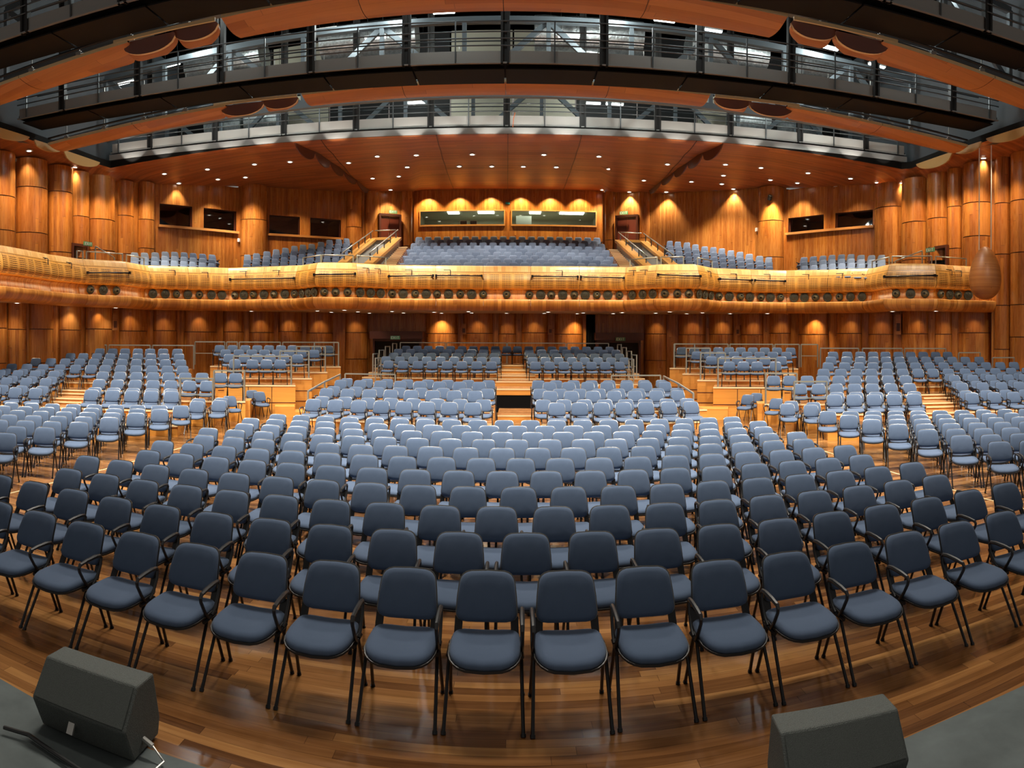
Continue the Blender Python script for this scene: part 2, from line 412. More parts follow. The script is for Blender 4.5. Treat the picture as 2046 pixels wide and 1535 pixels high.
def window_bay(x0, x1, ops, ysill, zsill=None, wn=0, plain=False):
    """a flat veneer panel with long low openings (ops: pixel spans) - built on its own wall line"""
    A = on_poly(UPP, x0); B = on_poly(UPP, x1); n = inward(A, B); n3 = Vector((n.x, n.y, 0))
    a2 = Vector((A.x, A.y, 0)); b2 = Vector((B.x, B.y, 0)); L = (b2 - a2).length; d = (b2 - a2) / L
    r = (A.xy.length + B.xy.length) / 2; xm = (x0 + x1) / 2
    z0, z1 = UPSTART, min(A.z, B.z) + .3
    mb = MB()
    def pane(u0, u1, za, zb, o=0.0):
        p = [a2 + d * u0 + n3 * o, a2 + d * u1 + n3 * o]
        mb.quad((*p[0].xy, za), (*p[1].xy, za), (*p[1].xy, zb), (*p[0].xy, zb), 0, [(u0, za), (u1, za), (u1, zb), (u0, zb)])
    us = []
    for (p0, p1) in ops:
        q = []
        for px in (p0, p1):
            t = th(px); dr = Vector((math.sin(t), math.cos(t))); e = Vector((d.x, d.y))
            den = dr.x * e.y - dr.y * e.x; s = (A.x * e.y - A.y * e.x) / den
            q.append(((dr * s) - A.xy).dot(e))
        us.append(q)
    zb = EYE + r * (hz(xm) - ysill[1]) / F; zt = EYE + r * (hz(xm) - ysill[0]) / F
    if plain:
        pane(0, L, z0, z1)
    else:
        pane(0, L, z0, zb); pane(0, L, zt, z1); c = 0
        for (u0, u1) in us: pane(c, u0, zb, zt); c = u1
        pane(c, L, zb, zt)
        for (u0, u1) in us:                      # reveals
            for (ua, sg) in ((u0, 1), (u1, -1)):
                p = a2 + d * ua; q = p - n3 * .35
                vs = [(*p.xy, zb), (*q.xy, zb), (*q.xy, zt), (*p.xy, zt)]
                if sg < 0: vs.reverse()
                mb.add(vs, [(0, 1, 2, 3)], 1)
            p = a2 + d * u0; q = a2 + d * u1; p2 = p - n3 * .35; q2 = q - n3 * .35
            mb.add([(*p.xy, zt), (*p2.xy, zt), (*q2.xy, zt), (*q.xy, zt)], [(0, 1, 2, 3)], 1)
    w = struct('wall_bay', mb, [W_WALL, DARKW])
    if plain: return w
    for k, (u0, u1) in enumerate(us):
        WN[0] += 1
        # dark room behind the glass
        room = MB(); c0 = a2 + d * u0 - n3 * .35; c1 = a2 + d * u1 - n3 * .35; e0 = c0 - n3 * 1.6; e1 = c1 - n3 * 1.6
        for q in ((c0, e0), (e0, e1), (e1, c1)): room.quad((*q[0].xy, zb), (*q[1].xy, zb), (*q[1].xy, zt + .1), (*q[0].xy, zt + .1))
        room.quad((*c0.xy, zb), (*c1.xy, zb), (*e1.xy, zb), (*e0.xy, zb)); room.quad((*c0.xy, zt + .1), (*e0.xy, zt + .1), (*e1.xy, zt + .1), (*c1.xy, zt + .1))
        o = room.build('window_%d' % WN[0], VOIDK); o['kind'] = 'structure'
        g = MB(); p0 = a2 + d * u0 - n3 * .2; p1 = a2 + d * u1 - n3 * .2
        g.quad((*p0.xy, zb), (*p1.xy, zb), (*p1.xy, zt), (*p0.xy, zt)); g.build('pane', DGLASS, o)
        fr = MB()
        for (pa, pb) in (((u0, zb), (u1, zb)), ((u0, zt), (u1, zt)), ((u0, zb), (u0, zt)), ((u1, zb), (u1, zt))):
            qa = a2 + d * pa[0] - n3 * .18; qb = a2 + d * pb[0] - n3 * .18
            fr.bar((*qa.xy, pa[1]), (*qb.xy, pb[1]), .05, .05)
        fr.build('window_frame', DARKW, o)
    s = MB(); p0 = a2 + d * (us[0][0] - .1) + n3 * .06; p1 = a2 + d * (us[-1][1] + .1) + n3 * .06
    s.bar((*p0.xy, zb - .05), (*p1.xy, zb - .05), .2, .12)
    TR[0] += 1; so = s.build('trim_%d' % TR[0], W_LIP if False else EDGE); so['kind'] = 'structure'
    so.data.materials.clear(); so.data.materials.append(SILL)
    return w
SILL = mat('window_sill_wood', (.50, .22, .06), .35)
WN = [0]; TR = [0]
window_bay(315, 475, [(318, 383), (406, 471)], (415, 457))
window_bay(535, 685, [(537, 598), (619, 680)], (435, 472))
window_bay(1570, 1746, [(1574, 1645), (1668, 1743)], (428, 459))

# control room in the middle of the back wall
YB = 38.4
def booth():
    A = at_Y(826, 500, YB); B = at_Y(1202, 500, YB)
    zt = at_Y(1013, 374, YB).z + .15; z0 = 7.5
    def X(px): return at_Y(px, 500, YB).x
    def Z(py): return EYE + (YB / math.cos(.05)) * (YH - py) / F
    xs = [A.x, X(839), X(1006), X(1022), X(1189), B.x]; zb, zt2 = Z(449), Z(422)
    mb = MB()
    def pane(x0, x1, z0_, z1_, y=YB): mb.quad((x0, y, z0_), (x1, y, z0_), (x1, y, z1_), (x0, y, z1_), 0, [(x0, z0_), (x1, z0_), (x1, z1_), (x0, z1_)])
    pane(xs[0], xs[5], z0, zb); pane(xs[0], xs[5], zt2, zt); pane(xs[0], xs[1], zb, zt2); pane(xs[2], xs[3], zb, zt2); pane(xs[4], xs[5], zb, zt2)
    # flanks and a slim projecting surround
    for xx, s in ((xs[0], 1), (xs[5], -1)):
        q = [(xx, YB, z0), (xx, YB - .9, z0), (xx, YB - .9, zt), (xx, YB, zt)]
        if s > 0: q = [(xx, YB - .9, z0), (xx, YB, z0), (xx, YB, zt), (xx, YB - .9, zt)]
        mb.add(q, [(0, 1, 2, 3)], 0, [[(0, z0), (.9, z0), (.9, zt), (0, zt)]])
    struct('wall_booth', mb, W_WALL)
    TR[0] += 1
    fr = MB()
    for x0, x1 in ((xs[1], xs[2]), (xs[3], xs[4])):
        fr.box(x0 - .06, x1 + .06, YB - .08, YB + .02, zb - .09, zb); fr.box(x0 - .06, x1 + .06, YB - .08, YB + .02, zt2, zt2 + .06)
        fr.box(x0 - .06, x0, YB - .08, YB + .02, zb, zt2); fr.box(x1, x1 + .06, YB - .08, YB + .02, zb, zt2)
    o = fr.build('trim_%d' % TR[0], SILL); o['kind'] = 'structure'
    room = MB(); x0, x1 = xs[0] + .1, xs[5] - .1; y0, y1 = YB + .1, YB + 4
    zf, zc = zb - .9, zt2 + .25
    room.quad((x0, y1, zf), (x1, y1, zf), (x1, y1, zc), (x0, y1, zc)); room.quad((x0, y0, zf), (x0, y1, zf), (x0, y1, zc), (x0, y0, zc)); room.quad((x1, y1, zf), (x1, y0, zf), (x1, y0, zc), (x1, y1, zc))
    room.quad((x0, y0, zf), (x1, y0, zf), (x1, y1, zf), (x0, y1, zf)); room.quad((x0, y0, zc), (x0, y1, zc), (x1, y1, zc), (x1, y0, zc))
    xm = (xs[2] + xs[3]) / 2; room.box(xm - .08, xm + .08, y0, y1, zf, zc)
    struct('wall_control_room', room, mat('control_room_paint', (.31, .32, .25), .8))
    for k, (p0, p1) in enumerate(((xs[1], xs[2]), (xs[3], xs[4]))):
        WN[0] += 1; g = MB(); g.box(p0, p1, YB + .01, YB + .025, zb, zt2); o = g.build('window_%d' % WN[0], GLASS); o['kind'] = 'structure'
    for k, (px, w, lab) in enumerate(((970, .5, 'lit ceiling panel in the control room, right part of the wider-furnished bay'), (905, .35, 'lit ceiling panel in the control room above the desk'), (1068, .35, 'lit ceiling panel in the control room near the projection screen'), (1141, .75, 'large lit ceiling panel in the control room near its bright door'))):
        xx = at_Y(px, 430, YB + 1.6).x; m = MB(); m.box(xx - w, xx + w, YB + 1.2, YB + 1.9, zc - .05, zc - .005)
        o = m.build('ceiling_panel_light', BOOTHL); tag(o, lab, 'ceiling light', 'control room ceiling lights')
    d = MB(); xa, xb = at_Y(850, 450, YB + .8).x, at_Y(985, 450, YB + .8).x
    r = thing('mixing_desk', 'long mixing desk behind the control room window', 'desk', (0, 0, 0))
    d.box(xa, xb, YB + .5, YB + 1.3, zb - .22, zb - .1); d.build('desk_top', BLACKP, r)
    for xx in (xa + .1, xb - .1): m = MB(); m.box(xx - .05, xx + .05, YB + .6, YB + 1.2, zf + .01, zb - .22); m.build('leg', BLACKP, r)
    for px, lab in ((925, 'small screen on the mixing desk by the window middle'), (945, 'small bright-edged screen on the mixing desk')):
        xx = at_Y(px, 450, YB + .9).x; r = thing('desk_screen', lab, 'screen', (xx, YB + .9, zb - .1), 0, 'control room screens')
        m = MB(); m.box(-.22, .22, -.02, .02, .12, .5); m.build('bezel', WHITE, r); m = MB(); m.box(-.2, .2, -.026, -.021, .14, .48); m.build('screen', BLACKP, r)
        m = MB(); m.box(-.03, .03, -.02, .02, 0, .12); m.build('stand', BLACKP, r)
    xx0, xx1 = at_Y(1030, 430, YB + 2).x, at_Y(1061, 430, YB + 2).x
    m = MB(); m.box(xx0, xx1, YB + 2, YB + 2.04, zb - .05, zt2 + .1); tag(m.build('projection_screen', mat('grey_screen_fabric', (.15, .17, .15), .7)), 'pale grey screen hanging inside the control room', 'screen')
    xx0, xx1 = at_Y(1149, 430, YB + 3).x, at_Y(1168, 430, YB + 3).x
    m = MB(); m.box(xx0, xx1, YB + 3.3, YB + 3.36, zf, zt2 - .25); o = m.build('door_9', mat('pale_yellow_door', (.75, .74, .5), .6)); o['kind'] = 'structure'
    L = bpy.data.lights.new('booth_light', 'AREA'); L.energy = 130; L.size = 6; L.size_y = 1.2; L.shape = 'RECTANGLE'; L.color = (1, .97, .8)
    lo = bpy.data.objects.new('booth_light', L); COL.objects.link(lo); lo.location = (AX, YB + 2, zc - .1)
    s = MB(); px = at_Y(1013, 406, YB - .03); s.box(px.x - .13, px.x + .13, YB - .05, YB - .01, px.z - .06, px.z + .06)
    tag(s.build('wall_sign', mat('teal_sign', (.05, .35, .38), .5)), 'small teal sign on the wall between the control room windows', 'sign')
    return zb
BOOTH_ZB = booth()

# side flanks of the booth wall down to the upper wall ends are closed by the column returns
# doors at balcony level and main level, with exit signs over them
DN = [0]
def letter(mb, ch, x, z, w, h, t, y):
    segs = {'E': [((0, 0), (0, 1)), ((0, 0), (1, 0)), ((0, .5), (.8, .5)), ((0, 1), (1, 1))], 'X': [((0, 0), (1, 1)), ((0, 1), (1, 0))], 'I': [((.5, 0), (.5, 1))], 'T': [((.5, 0), (.5, 1)), ((0, 1), (1, 1))]}[ch]
    for a, b in segs: mb.bar((x + a[0] * w, y, z + a[1] * h), (x + b[0] * w, y, z + b[1] * h), t, .006, up=Vector((0, 1, 0)))
def door(x0, x1, ytop, P, zf, lab, sign=None, ysign=None, canopy=False, hollow=False):
    A = on_poly(P, x0, .45); B = on_poly(P, x1, .45); mid = (A + B) / 2; n = inward(A, B); r = mid.xy.length
    ang = math.atan2((B - A).y, (B - A).x); w = (B - A).xy.length; h = EYE + r * (hz((x0 + x1) / 2) - ytop) / F - zf
    DN[0] += 1
    root = thing('door_%d' % DN[0], lab, None, (mid.x, mid.y, zf), ang, None, 'structure')
    m = MB(); m.box(-w / 2 - .1, -w / 2, -.05, .3, 0, h + .12); m.box(w / 2, w / 2 + .1, -.05, .3, 0, h + .12); m.box(-w / 2, w / 2, -.05, .3, h, h + .12); m.build('door_frame', DARKW, root)
    if hollow:
        m = MB(); m.box(-w / 2, w / 2, .2, .24, 0, h); m.build('door_leaf', VOIDK, root)  # black sheet paints the darkness of the open recess
    else:
        m = MB(); m.box(-w / 2, -.01, .1, .15, 0, h - .02); m.build('door_leaf', DOORW, root); m = MB(); m.box(.01, w / 2, .1, .15, 0, h - .02); m.build('door_leaf', DOORW, root)
        for s in (-1, 1): m = MB(); m.tube([(s * .06, .05, .95), (s * .06, .05, 1.2)], .015); m.build('door_handle', RAIL, root)
    if canopy:
        m = MB(); m.box(-w / 2 - .2, w / 2 + .2, -.35, .1, h + .12, h + .5); m.build('canopy', DARKW, root)
    if sign:
        zs = EYE + r * (hz((x0 + x1) / 2) - ysign) / F
        so = thing('exit_sign', sign, 'exit sign', (mid.x + n.x * .5, mid.y + n.y * .5, zs), ang, 'green exit signs over doors')
        m = MB(); m.box(-.24, .24, -.03, .03, -.09, .09); m.build('sign_box', SIGN, so)
        m = MB()
        for k, ch in enumerate('EXIT'): letter(m, ch, -.19 + .1 * k, -.055, .075, .11, .018, -.034)
        m.build('lettering', WHITE, so)
    return root
door(760, 797, 432, UPP, 7.45, 'dark red balcony door with a white sign above it', 'white-green exit sign over the balcony door next to the control room, left side', 427)
door(1232, 1270, 434, UPP, 7.45, 'dark red balcony door beside the control room', 'green exit sign over the balcony door right of the control room', 429)
door(146, 172, 493, UPP, 5.1, 'dark doorway at the left end of the balcony', 'exit sign over the doorway at the left end of the balcony', 490, hollow=True)
door(1859, 1889, 497, UPP, 5.1, 'dark doorway at the right end of the balcony', 'exit sign over the doorway at the right end of the balcony', 502, hollow=True)
door(749, 838, 682, LOWP, 0.0, 'dark recessed doorway under the balcony left of centre', 'exit sign over the main floor doorway left of the centre aisle', 675, True, True)
door(1196, 1276, 685, LOWP, 0.0, 'dark recessed doorway under the balcony right of centre', 'exit sign over the main floor doorway right of the centre aisle', 678, True, True)

# ------------------------------------------------------------------ ceiling over the balcony
K3 = .0051; Y3 = 25.5
def opening(x):
    """edge of the ceiling opening along the bearing of column x"""
    t = th(x); s, c = math.sin(t), math.cos(t)
    lo, hi = 10.0, 40.0
    for _ in range(40):
        m = (lo + hi) / 2; X = m * s; Y = m * c
        if Y > Y3 - K3 * (X - AX) ** 2: hi = m
        else: lo = m
    r = lo; X = r * s
    if X < AX - 16.9: r = (AX - 16.9) / s
    if X > AX + 16.9: r = (AX + 16.9) / s
    X = r * s; z = 10.67 - .34 * max(0.0, (abs(X - AX) - 9) / 7.9) ** 1.5
    return Vector((r * s, r * c, z))
xs = [-80 + i * 20 for i in range(0, 111)]
def booth_back(x):
    if 826 <= x <= 1203:
        Y = YB; r = Y / math.cos(th(x)); return Vector((r * math.sin(th(x)), Y, at_Y(1013, 378, YB).z))
    return on_poly(UPP, x)
def ceil_pt(x, s):
    a = opening(x); b = booth_back(x); p = a.lerp(b, s); p.z += .12 * math.sin(PI * s) - .05 * abs(math.sin(PI * 4 * s)) * (1 if 560 < x < 1480 else .35); return p
NS = 24
P = [[ceil_pt(x, j / NS) for j in range(NS + 1)] for x in xs]
UV = [[(p.x, p.y) for p in row] for row in P]
mb = MB(); mb.grid(P, 0, UV)
mb.grid([[p + Vector((0, 0, .25)) for p in row] for row in P], 1, None, flip=True)
edge = [row[0] for row in P]
mb.grid([edge, [p + Vector((0, 0, .3)) for p in edge]], 1)
CEIL = struct('ceiling', mb, [W_CEIL, DARKP], 'auto')
# dark joints between the big ceiling panels
TR[0] += 1
mb = MB()
for x in (640, 870, 1013, 1160, 1390):
    pts = [ceil_pt(x + (1013 - x) * .25 * j / NS, j / NS) - Vector((0, 0, .012)) for j in range(NS + 1)]
    for a, b in zip(pts[:-1], pts[1:]): mb.bar(a, b, .03, .02)
o = mb.build('trim_%d' % TR[0], DARKW); o['kind'] = 'structure'

def leaf_plate(a, b, drop, thick, matl, name, parent=None, skew=.5, label=None, top=.0):
    """a thin board with a leaf-shaped lower edge hanging from the line a-b"""
    a = Vector(a); b = Vector(b); d = b - a; side = d.cross(Vector((0, 0, 1))).normalized() * thick / 2
    n = 12; up = []; dn = []
    for i in range(n + 1):
        s = i / n; p = a + d * s
        q = (s ** (skew * 1.3)) * ((1 - s) ** .45) if skew >= .5 else ((1 - s) ** .65) * (s ** .45)
        up.append(p + Vector((0, 0, .04 + top))); dn.append(p - Vector((0, 0, drop * q * 1.5 + .01)))
    mb = MB(); vs = [p + side for p in up] + [p + side for p in dn] + [p - side for p in up] + [p - side for p in dn]
    N = n + 1; fs = []
    for i in range(n):
        fs += [(i, i + 1, N + i + 1, N + i), (2 * N + i + 1, 2 * N + i, 3 * N + i, 3 * N + i + 1), (N + i, N + i + 1, 3 * N + i + 1, 3 * N + i), (i + 1, i, 2 * N + i, 2 * N + i + 1)]
    mb.add(vs, fs); o = mb.build(name, matl, parent, False)
    return o
for side, (xa, xb) in (('left', (587, 735)), ('right', (1443, 1296))):
    segs = 5
    for k in range(segs):
        s0, s1 = k / segs, (k + 1) / segs
        p0 = ceil_pt(xa + (xb - xa) * s0 ** .8, s0 * .93 + .01); p1 = ceil_pt(xa + (xb - xa) * s1 ** .8, s1 * .93 + .01)
        o = leaf_plate(p0, p1, .62 - .05 * k, .05, DARKW, 'ceiling_fin', CEIL)
for sgn in (-1, 1):
    Xe = AX + sgn * 16.85
    for k, (y0, y1, dr) in enumerate(((18.6, 16.2, .45), (20.6, 18.9, .36), (23.2, 20.7, .52))):
        leaf_plate((Xe, y0, 10.36), (Xe, y1, 10.32), dr, .06, SCAL, 'ceiling_scallop', CEIL)

# ------------------------------------------------------------------ roof void above the hall
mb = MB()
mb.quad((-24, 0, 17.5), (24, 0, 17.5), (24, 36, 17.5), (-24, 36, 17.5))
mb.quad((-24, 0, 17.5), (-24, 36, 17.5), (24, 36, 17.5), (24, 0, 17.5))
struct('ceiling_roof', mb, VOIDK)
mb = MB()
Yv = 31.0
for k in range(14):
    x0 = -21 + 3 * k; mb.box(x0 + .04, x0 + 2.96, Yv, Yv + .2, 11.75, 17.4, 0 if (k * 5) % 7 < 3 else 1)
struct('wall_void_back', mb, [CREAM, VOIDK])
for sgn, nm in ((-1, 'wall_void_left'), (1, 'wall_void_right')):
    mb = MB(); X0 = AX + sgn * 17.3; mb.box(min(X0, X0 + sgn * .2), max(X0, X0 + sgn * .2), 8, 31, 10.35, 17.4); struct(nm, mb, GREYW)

def arc_pts(Yc, k, x0, x1, z, n, off=0.0):
    return [Vector((x0 + (x1 - x0) * i / n, Yc + off - k * (x0 + (x1 - x0) * i / n - AX) ** 2, z)) for i in range(n + 1)]
def strip(mb, Yc, k, x0, x1, y0, y1, z0, z1, n, mi=0):
    """a curved plank following the bridge line"""
    F_ = arc_pts(Yc, k, x0, x1, z0, n, y0); B_ = arc_pts(Yc, k, x0, x1, z0, n, y1); U = Vector((0, 0, z1 - z0))
    mb.grid([F_, [p + U for p in F_]], mi, flip=True); mb.grid([B_, [p + U for p in B_]], mi)
    mb.grid([[p + U for p in F_], [p + U for p in B_]], mi, flip=True); mb.grid([F_, B_], mi)
    for q in (0, -1):
        a, b = F_[q], B_[q]; mb.add([a, b, b + U, a + U], [(0, 1, 2, 3)], mi)
def catwalk(Yc, k, zb, label, toe=(0.0, .33), strip_trim=False, rails=(.48, .70, .90, 1.22), xmax=16.9):
    x0, x1 = AX - xmax, AX + xmax
    r = thing('catwalk', label, 'catwalk', (0, 0, 0), 0, 'overhead lighting catwalks')
    mb = MB(); strip(mb, Yc, k, x0, x1, .06, 1.15, zb - .02, zb + .10, 34); mb.build('deck', DARKP, r)
    n_b = 11; step = 3.0; first = AX - step * 5.5
    xsn = [AX + step * i for i in range(-5, 6)]
    edges = [x0] + [x for x in xsn] + [x1]
    for a, b in zip(edges[:-1], edges[1:]):
        if b - a < .5: continue
        mb = MB(); strip(mb, Yc, k, a + .07, b - .07, 0, .03, zb + toe[0], zb + toe[1], 4); mb.build('toe_board', TOE, r)
    mb = MB(); strip(mb, Yc, k, x0, x1, -.03, .05, zb + toe[0] - .05, zb + toe[0] - .01, 34); mb.build('lower_angle', SILVER if strip_trim else TOE, r)
    for x in xsn:
        y = Yc - k * (x - AX) ** 2
        mb = MB(); mb.box(x - .13, x - .06, y - .04, y + .12, zb - .05, zb + 5.2); mb.box(x + .06, x + .13, y - .04, y + .12, zb - .05, zb + 5.2); mb.box(x - .06, x + .06, y + .01, y + .05, zb - .05, zb + 5.2)
        mb.build('hanger_post', STEELD, r)
    for x in [AX + step * (i + .5) for i in range(-6, 6)]:
        y = Yc - k * (x - AX) ** 2
        mb = MB(); mb.box(x - .02, x + .02, y - .05, y - .01, zb - .03, zb + 1.24); mb.build('baluster', RAILG, r)
    for h in rails:
        mb = MB(); mb.tube(arc_pts(Yc, k, x0, x1, zb + h, 40, -.03), .021, 6); mb.build('rail', RAILG, r, True)
    for h in (.5, 1.15):
        mb = MB(); mb.tube(arc_pts(Yc, k, x0, x1, zb + h, 40, 1.12), .021, 6); mb.build('rear_rail', RAILG, r, True)
    if strip_trim:
        mb = MB(); strip(mb, Yc, k, x0, x1, -.12, .02, zb - .36, zb - .12, 40); mb.build('edge_trim', SILVER, r)
    return r
RAILG = mat('grey_rail_paint', (.12, .13, .135), .32, .5)
Y1, Y2 = 13.95, 19.65; K2 = .0057
catwalk(Y1, K2, 11.02, 'nearest overhead catwalk, only its ends showing at the top corners')
catwalk(Y2, K2, 10.98, 'middle overhead catwalk with grey toe boards above the black soffit')
TOE = mat('lit_toe_board_metal', (.52, .50, .46), .4, .2)  # same toe board metal, lightened to paint in the light falling on it
catwalk(Y3 + .1, K3, 11.04, 'lowest farthest catwalk with brightly lit toe boards and silver trim along the ceiling edge', strip_trim=True, rails=(.55, .86, 1.2), toe=(.02, .39))
# dark soffit trays under the first two catwalks
for (Yc, lab) in ((Y1, 'dark soffit tray behind the nearest catwalk'), (Y2, 'dark soffit tray under the middle catwalk')):
    r = thing('soffit_tray', lab, 'soffit', (0, 0, 0), 0, 'dark soffit trays')
    edges = [AX - 16.8 + 33.6 * i / 12 for i in range(13)]
    for a, b in zip(edges[:-1], edges[1:]):
        mb = MB(); strip(mb, Yc, K2, a + .03, b - .03, .12, 1.22, 10.80, 10.84, 4); mb.build('tray_panel', DARKP, r)

# ------------------------------------------------------------------ curved wooden reflectors
DROOP = .66
def shell(parent, Yc, k, x0, x1, y0, y1, z0, sag, bow, name='shell', lift=0.0, n=20, m=8, taper=0.0, mats=None):
    """a board bowed downwards across its width and pinched at tapered ends"""
    P = []; UV = []; T = []
    for i in range(n + 1):
        s = i / n; x = x0 + (x1 - x0) * s; row = []; uv = []
        e = 1.0
        if taper > 0: e = min(1.0, (1 - s) / taper) ** .5 if s > 1 - taper else 1.0
        if taper < 0: e = min(1.0, s / -taper) ** .5 if s < -taper else 1.0
        e = max(e, .06)
        for j in range(m + 1):
            v = j / m; y = Yc - k * (x - AX) ** 2 + y0 + (y1 - y0) * v * (e if True else 1)
            z = z0 + lift - DROOP * ((x - AX) / 17) ** 2 - sag * math.sin(PI * min(1, v * .5 + .5 * v)) * e - bow * (1 - (2 * s - 1) ** 2)
            row.append(Vector((x, y, z))); uv.append((x, y))
        P.append(row); UV.append(uv)
    mb = MB(); mb.grid(P, 0, UV)
    mb.grid([[p + Vector((0, 0, .06)) for p in row] for row in P], 1, None, flip=True)
    e = [row[0] for row in P]; mb.grid([[p - Vector((0, .02, .03)) for p in e], [p + Vector((0, -.02, .07)) for p in e]], 2, flip=True)
    e = [row[-1] for row in P]; mb.grid([e, [p + Vector((0, 0, .06)) for p in e]], 0, [[(p.x, p.y) for p in e]] * 2)
    for row, fl in ((P[0], False), (P[-1], True)):
        mb.grid([row, [p + Vector((0, 0, .06)) for p in row]], 1, flip=fl)
    return mb.build(name, [W_REFL, DARKP, EDGE], parent, 'auto')
def mouth(parent, Yc, k, x, w, h, z, y, name='end_lobe'):
    z -= DROOP * ((x - AX) / 17) ** 2
    """the half-oval end board that closes a reflector's scooped end"""
    leaf = MB(); n = 14; yy = Yc - k * (x - AX) ** 2 + y
    top = []; bot = []
    for i in range(n + 1):
        s = -1 + 2 * i / n; xx = x + s * w / 2; yv = Yc - k * (xx - AX) ** 2 + y
        top.append(Vector((xx, yv, z))); bot.append(Vector((xx, yv + .12, z - h * (1 - abs(s) ** 2.4) ** .6)))
    leaf.grid([bot, top], 0); leaf.grid([[p + Vector((0, .08, 0)) for p in bot], [p + Vector((0, .08, 0)) for p in top]], 0, flip=True)
    leaf.grid([[p + Vector((0, .08, 0)) for p in bot], bot], 1)
    return leaf.build(name, [DARKW, EDGE], parent, True)  # dark veneer paints the shade inside the open shell
def reflector_row(Yc, k, y0, y1, z0, xc, which, xe=17.1):
    for nm, (a, b), tp in (('left', (AX - xe, AX - xc[1]), .16), ('centre', (AX - xc[0], AX + xc[0]), 0), ('right', (AX + xc[1], AX + xe), -.16)):
        side = {'left': 'left', 'centre': 'middle', 'right': 'right'}[nm]
        r = thing('acoustic_reflector', '%s curved orange wood reflector hanging behind the %s catwalk' % (side, which), 'reflector', (0, 0, 0), 0, 'curved wood acoustic reflectors')
        if nm == 'centre':
            segs = [(a + (b - a) * i / 4, a + (b - a) * (i + 1) / 4) for i in range(4)]
            for s0, s1 in segs: shell(r, Yc, k, s0 + .008, s1 - .008, y0, y1, z0, .10, 0, 'reflector_panel')
        else:
            sg = -1 if nm == 'left' else 1; inner = b if nm == 'left' else a; outer = a if nm == 'left' else b
            i2 = inner + sg * 2.55; mid = (i2 + outer) / 2
            for s0, s1 in (sorted((outer, mid)), sorted((mid, i2))):
                tpp = tp if abs(s1 - i2) < .1 or abs(s0 - i2) < .1 else 0
                shell(r, Yc, k, s0 + .008, s1 - .008, y0, y1, z0, .10, 0, 'reflector_panel', taper=tpp)
            for o0, o1, hh, yy in ((2.9, 1.25, .36, .12), (1.35, .05, .30, .16)):
                c = inner + sg * (o0 + o1) / 2; wd = o0 - o1
                mouth(r, Yc, k, c, wd, hh, z0 + .03, y0 + yy)
                e0, e1 = sorted((inner + sg * o0, inner + sg * o1)); shell(r, Yc, k, e0 + .05, e1 - .05, y0 + yy + .2, y1, z0, .12, 0, 'reflector_lobe', taper=-.5 * sg)
            dz = DROOP * ((inner + sg * 1.5 - AX) / 17) ** 2
            st = MB(); st.bar(Vector((inner, Yc - k * (inner - AX) ** 2 + y0, z0 + .04 - dz)), Vector((inner + sg * 3.0, Yc - k * (inner + sg * 3.0 - AX) ** 2 + y0, z0 + .04 - dz)), .05, .09)
            st.build('edge_strip', EDGE, r)
        # rigging: a dark truss tube and clamps along the near edge
        mb = MB(); p = [q - Vector((0, 0, DROOP * ((q.x - AX) / 17) ** 2)) for q in arc_pts(Yc, k, a + .05, b - .05, z0 + .22, 24, y0 - .05)]; mb.tube(p, .035, 6); mb.build('rigging_tube', STEELD, r, True)
        mb = MB(); p = [q - Vector((0, 0, DROOP * ((q.x - AX) / 17) ** 2)) for q in arc_pts(Yc, k, a + .05, b - .05, z0 + .12, 24, y0 + .02)]; mb.tube(p, .02, 5); mb.build('rigging_tube', RAILG, r, True)
        nclamp = max(3, int((b - a) / 1.45))
        for i in range(nclamp):
            xx = a + (b - a) * (i + .5) / nclamp; yy = Yc - k * (xx - AX) ** 2
            zz = z0 - DROOP * ((xx - AX) / 17) ** 2; mb = MB(); mb.box(xx - .09, xx + .09, yy + y0 - .02, yy + y0 + .10, zz + .05, zz + .16); mb.box(xx - .015, xx + .015, yy + y0 + .02, yy + y0 + .05, zz + .16, z0 + 1.2)
            mb.build('clamp', SILVER, r)
KR = .0048
reflector_row(15.25, KR, 0, 1.25, 10.90, (7.0, 7.15), 'nearest')
reflector_row(21.0, .0052, 0, 1.15, 10.92, (6.75, 6.9), 'middle', 16.7)

# ------------------------------------------------------------------ steelwork and services in the void
def truss(Y, z0, z1, label):
    r = thing('roof_truss', label, 'truss', (0, 0, 0), 0, 'roof trusses in the dark void')
    X0, X1 = AX - 16.8, AX + 16.8
    for z in (z0, z1): mb = MB(); mb.bar((X0, Y, z), (X1, Y, z), .2, .22); mb.build('chord', STEEL, r)
    n = 11; xs_ = [X0 + (X1 - X0) * i / n for i in range(n + 1)]
    for i in range(n + 1): mb = MB(); mb.bar((xs_[i], Y, z0), (xs_[i], Y, z1), .16, .16); mb.build('vertical', STEEL, r)
    for i in range(n):
        a, b = (z0, z1) if i % 2 else (z1, z0)
        mb = MB(); mb.bar((xs_[i], Y + .1, a), (xs_[i + 1], Y + .1, b), .14, .2); mb.build('diagonal', STEEL, r)
truss(23.6, 11.5, 14.2, 'blue-grey steel roof truss seen behind the middle catwalk')
truss(29.0, 11.5, 14.2, 'blue-grey steel roof truss seen behind the lowest catwalk')
truss(17.3, 12.2, 14.8, 'blue-grey steel roof truss between the nearest and middle catwalks')
ducts = [(-13.0, 27.6, 3.8, 'far left'), (-6.2, 27.6, 4.2, 'left of centre'), (3.2, 27.6, 4.6, 'right of centre'), (9.4, 27.6, 3.6, 'right'), (14.2, 27.6, 2.6, 'far right')]
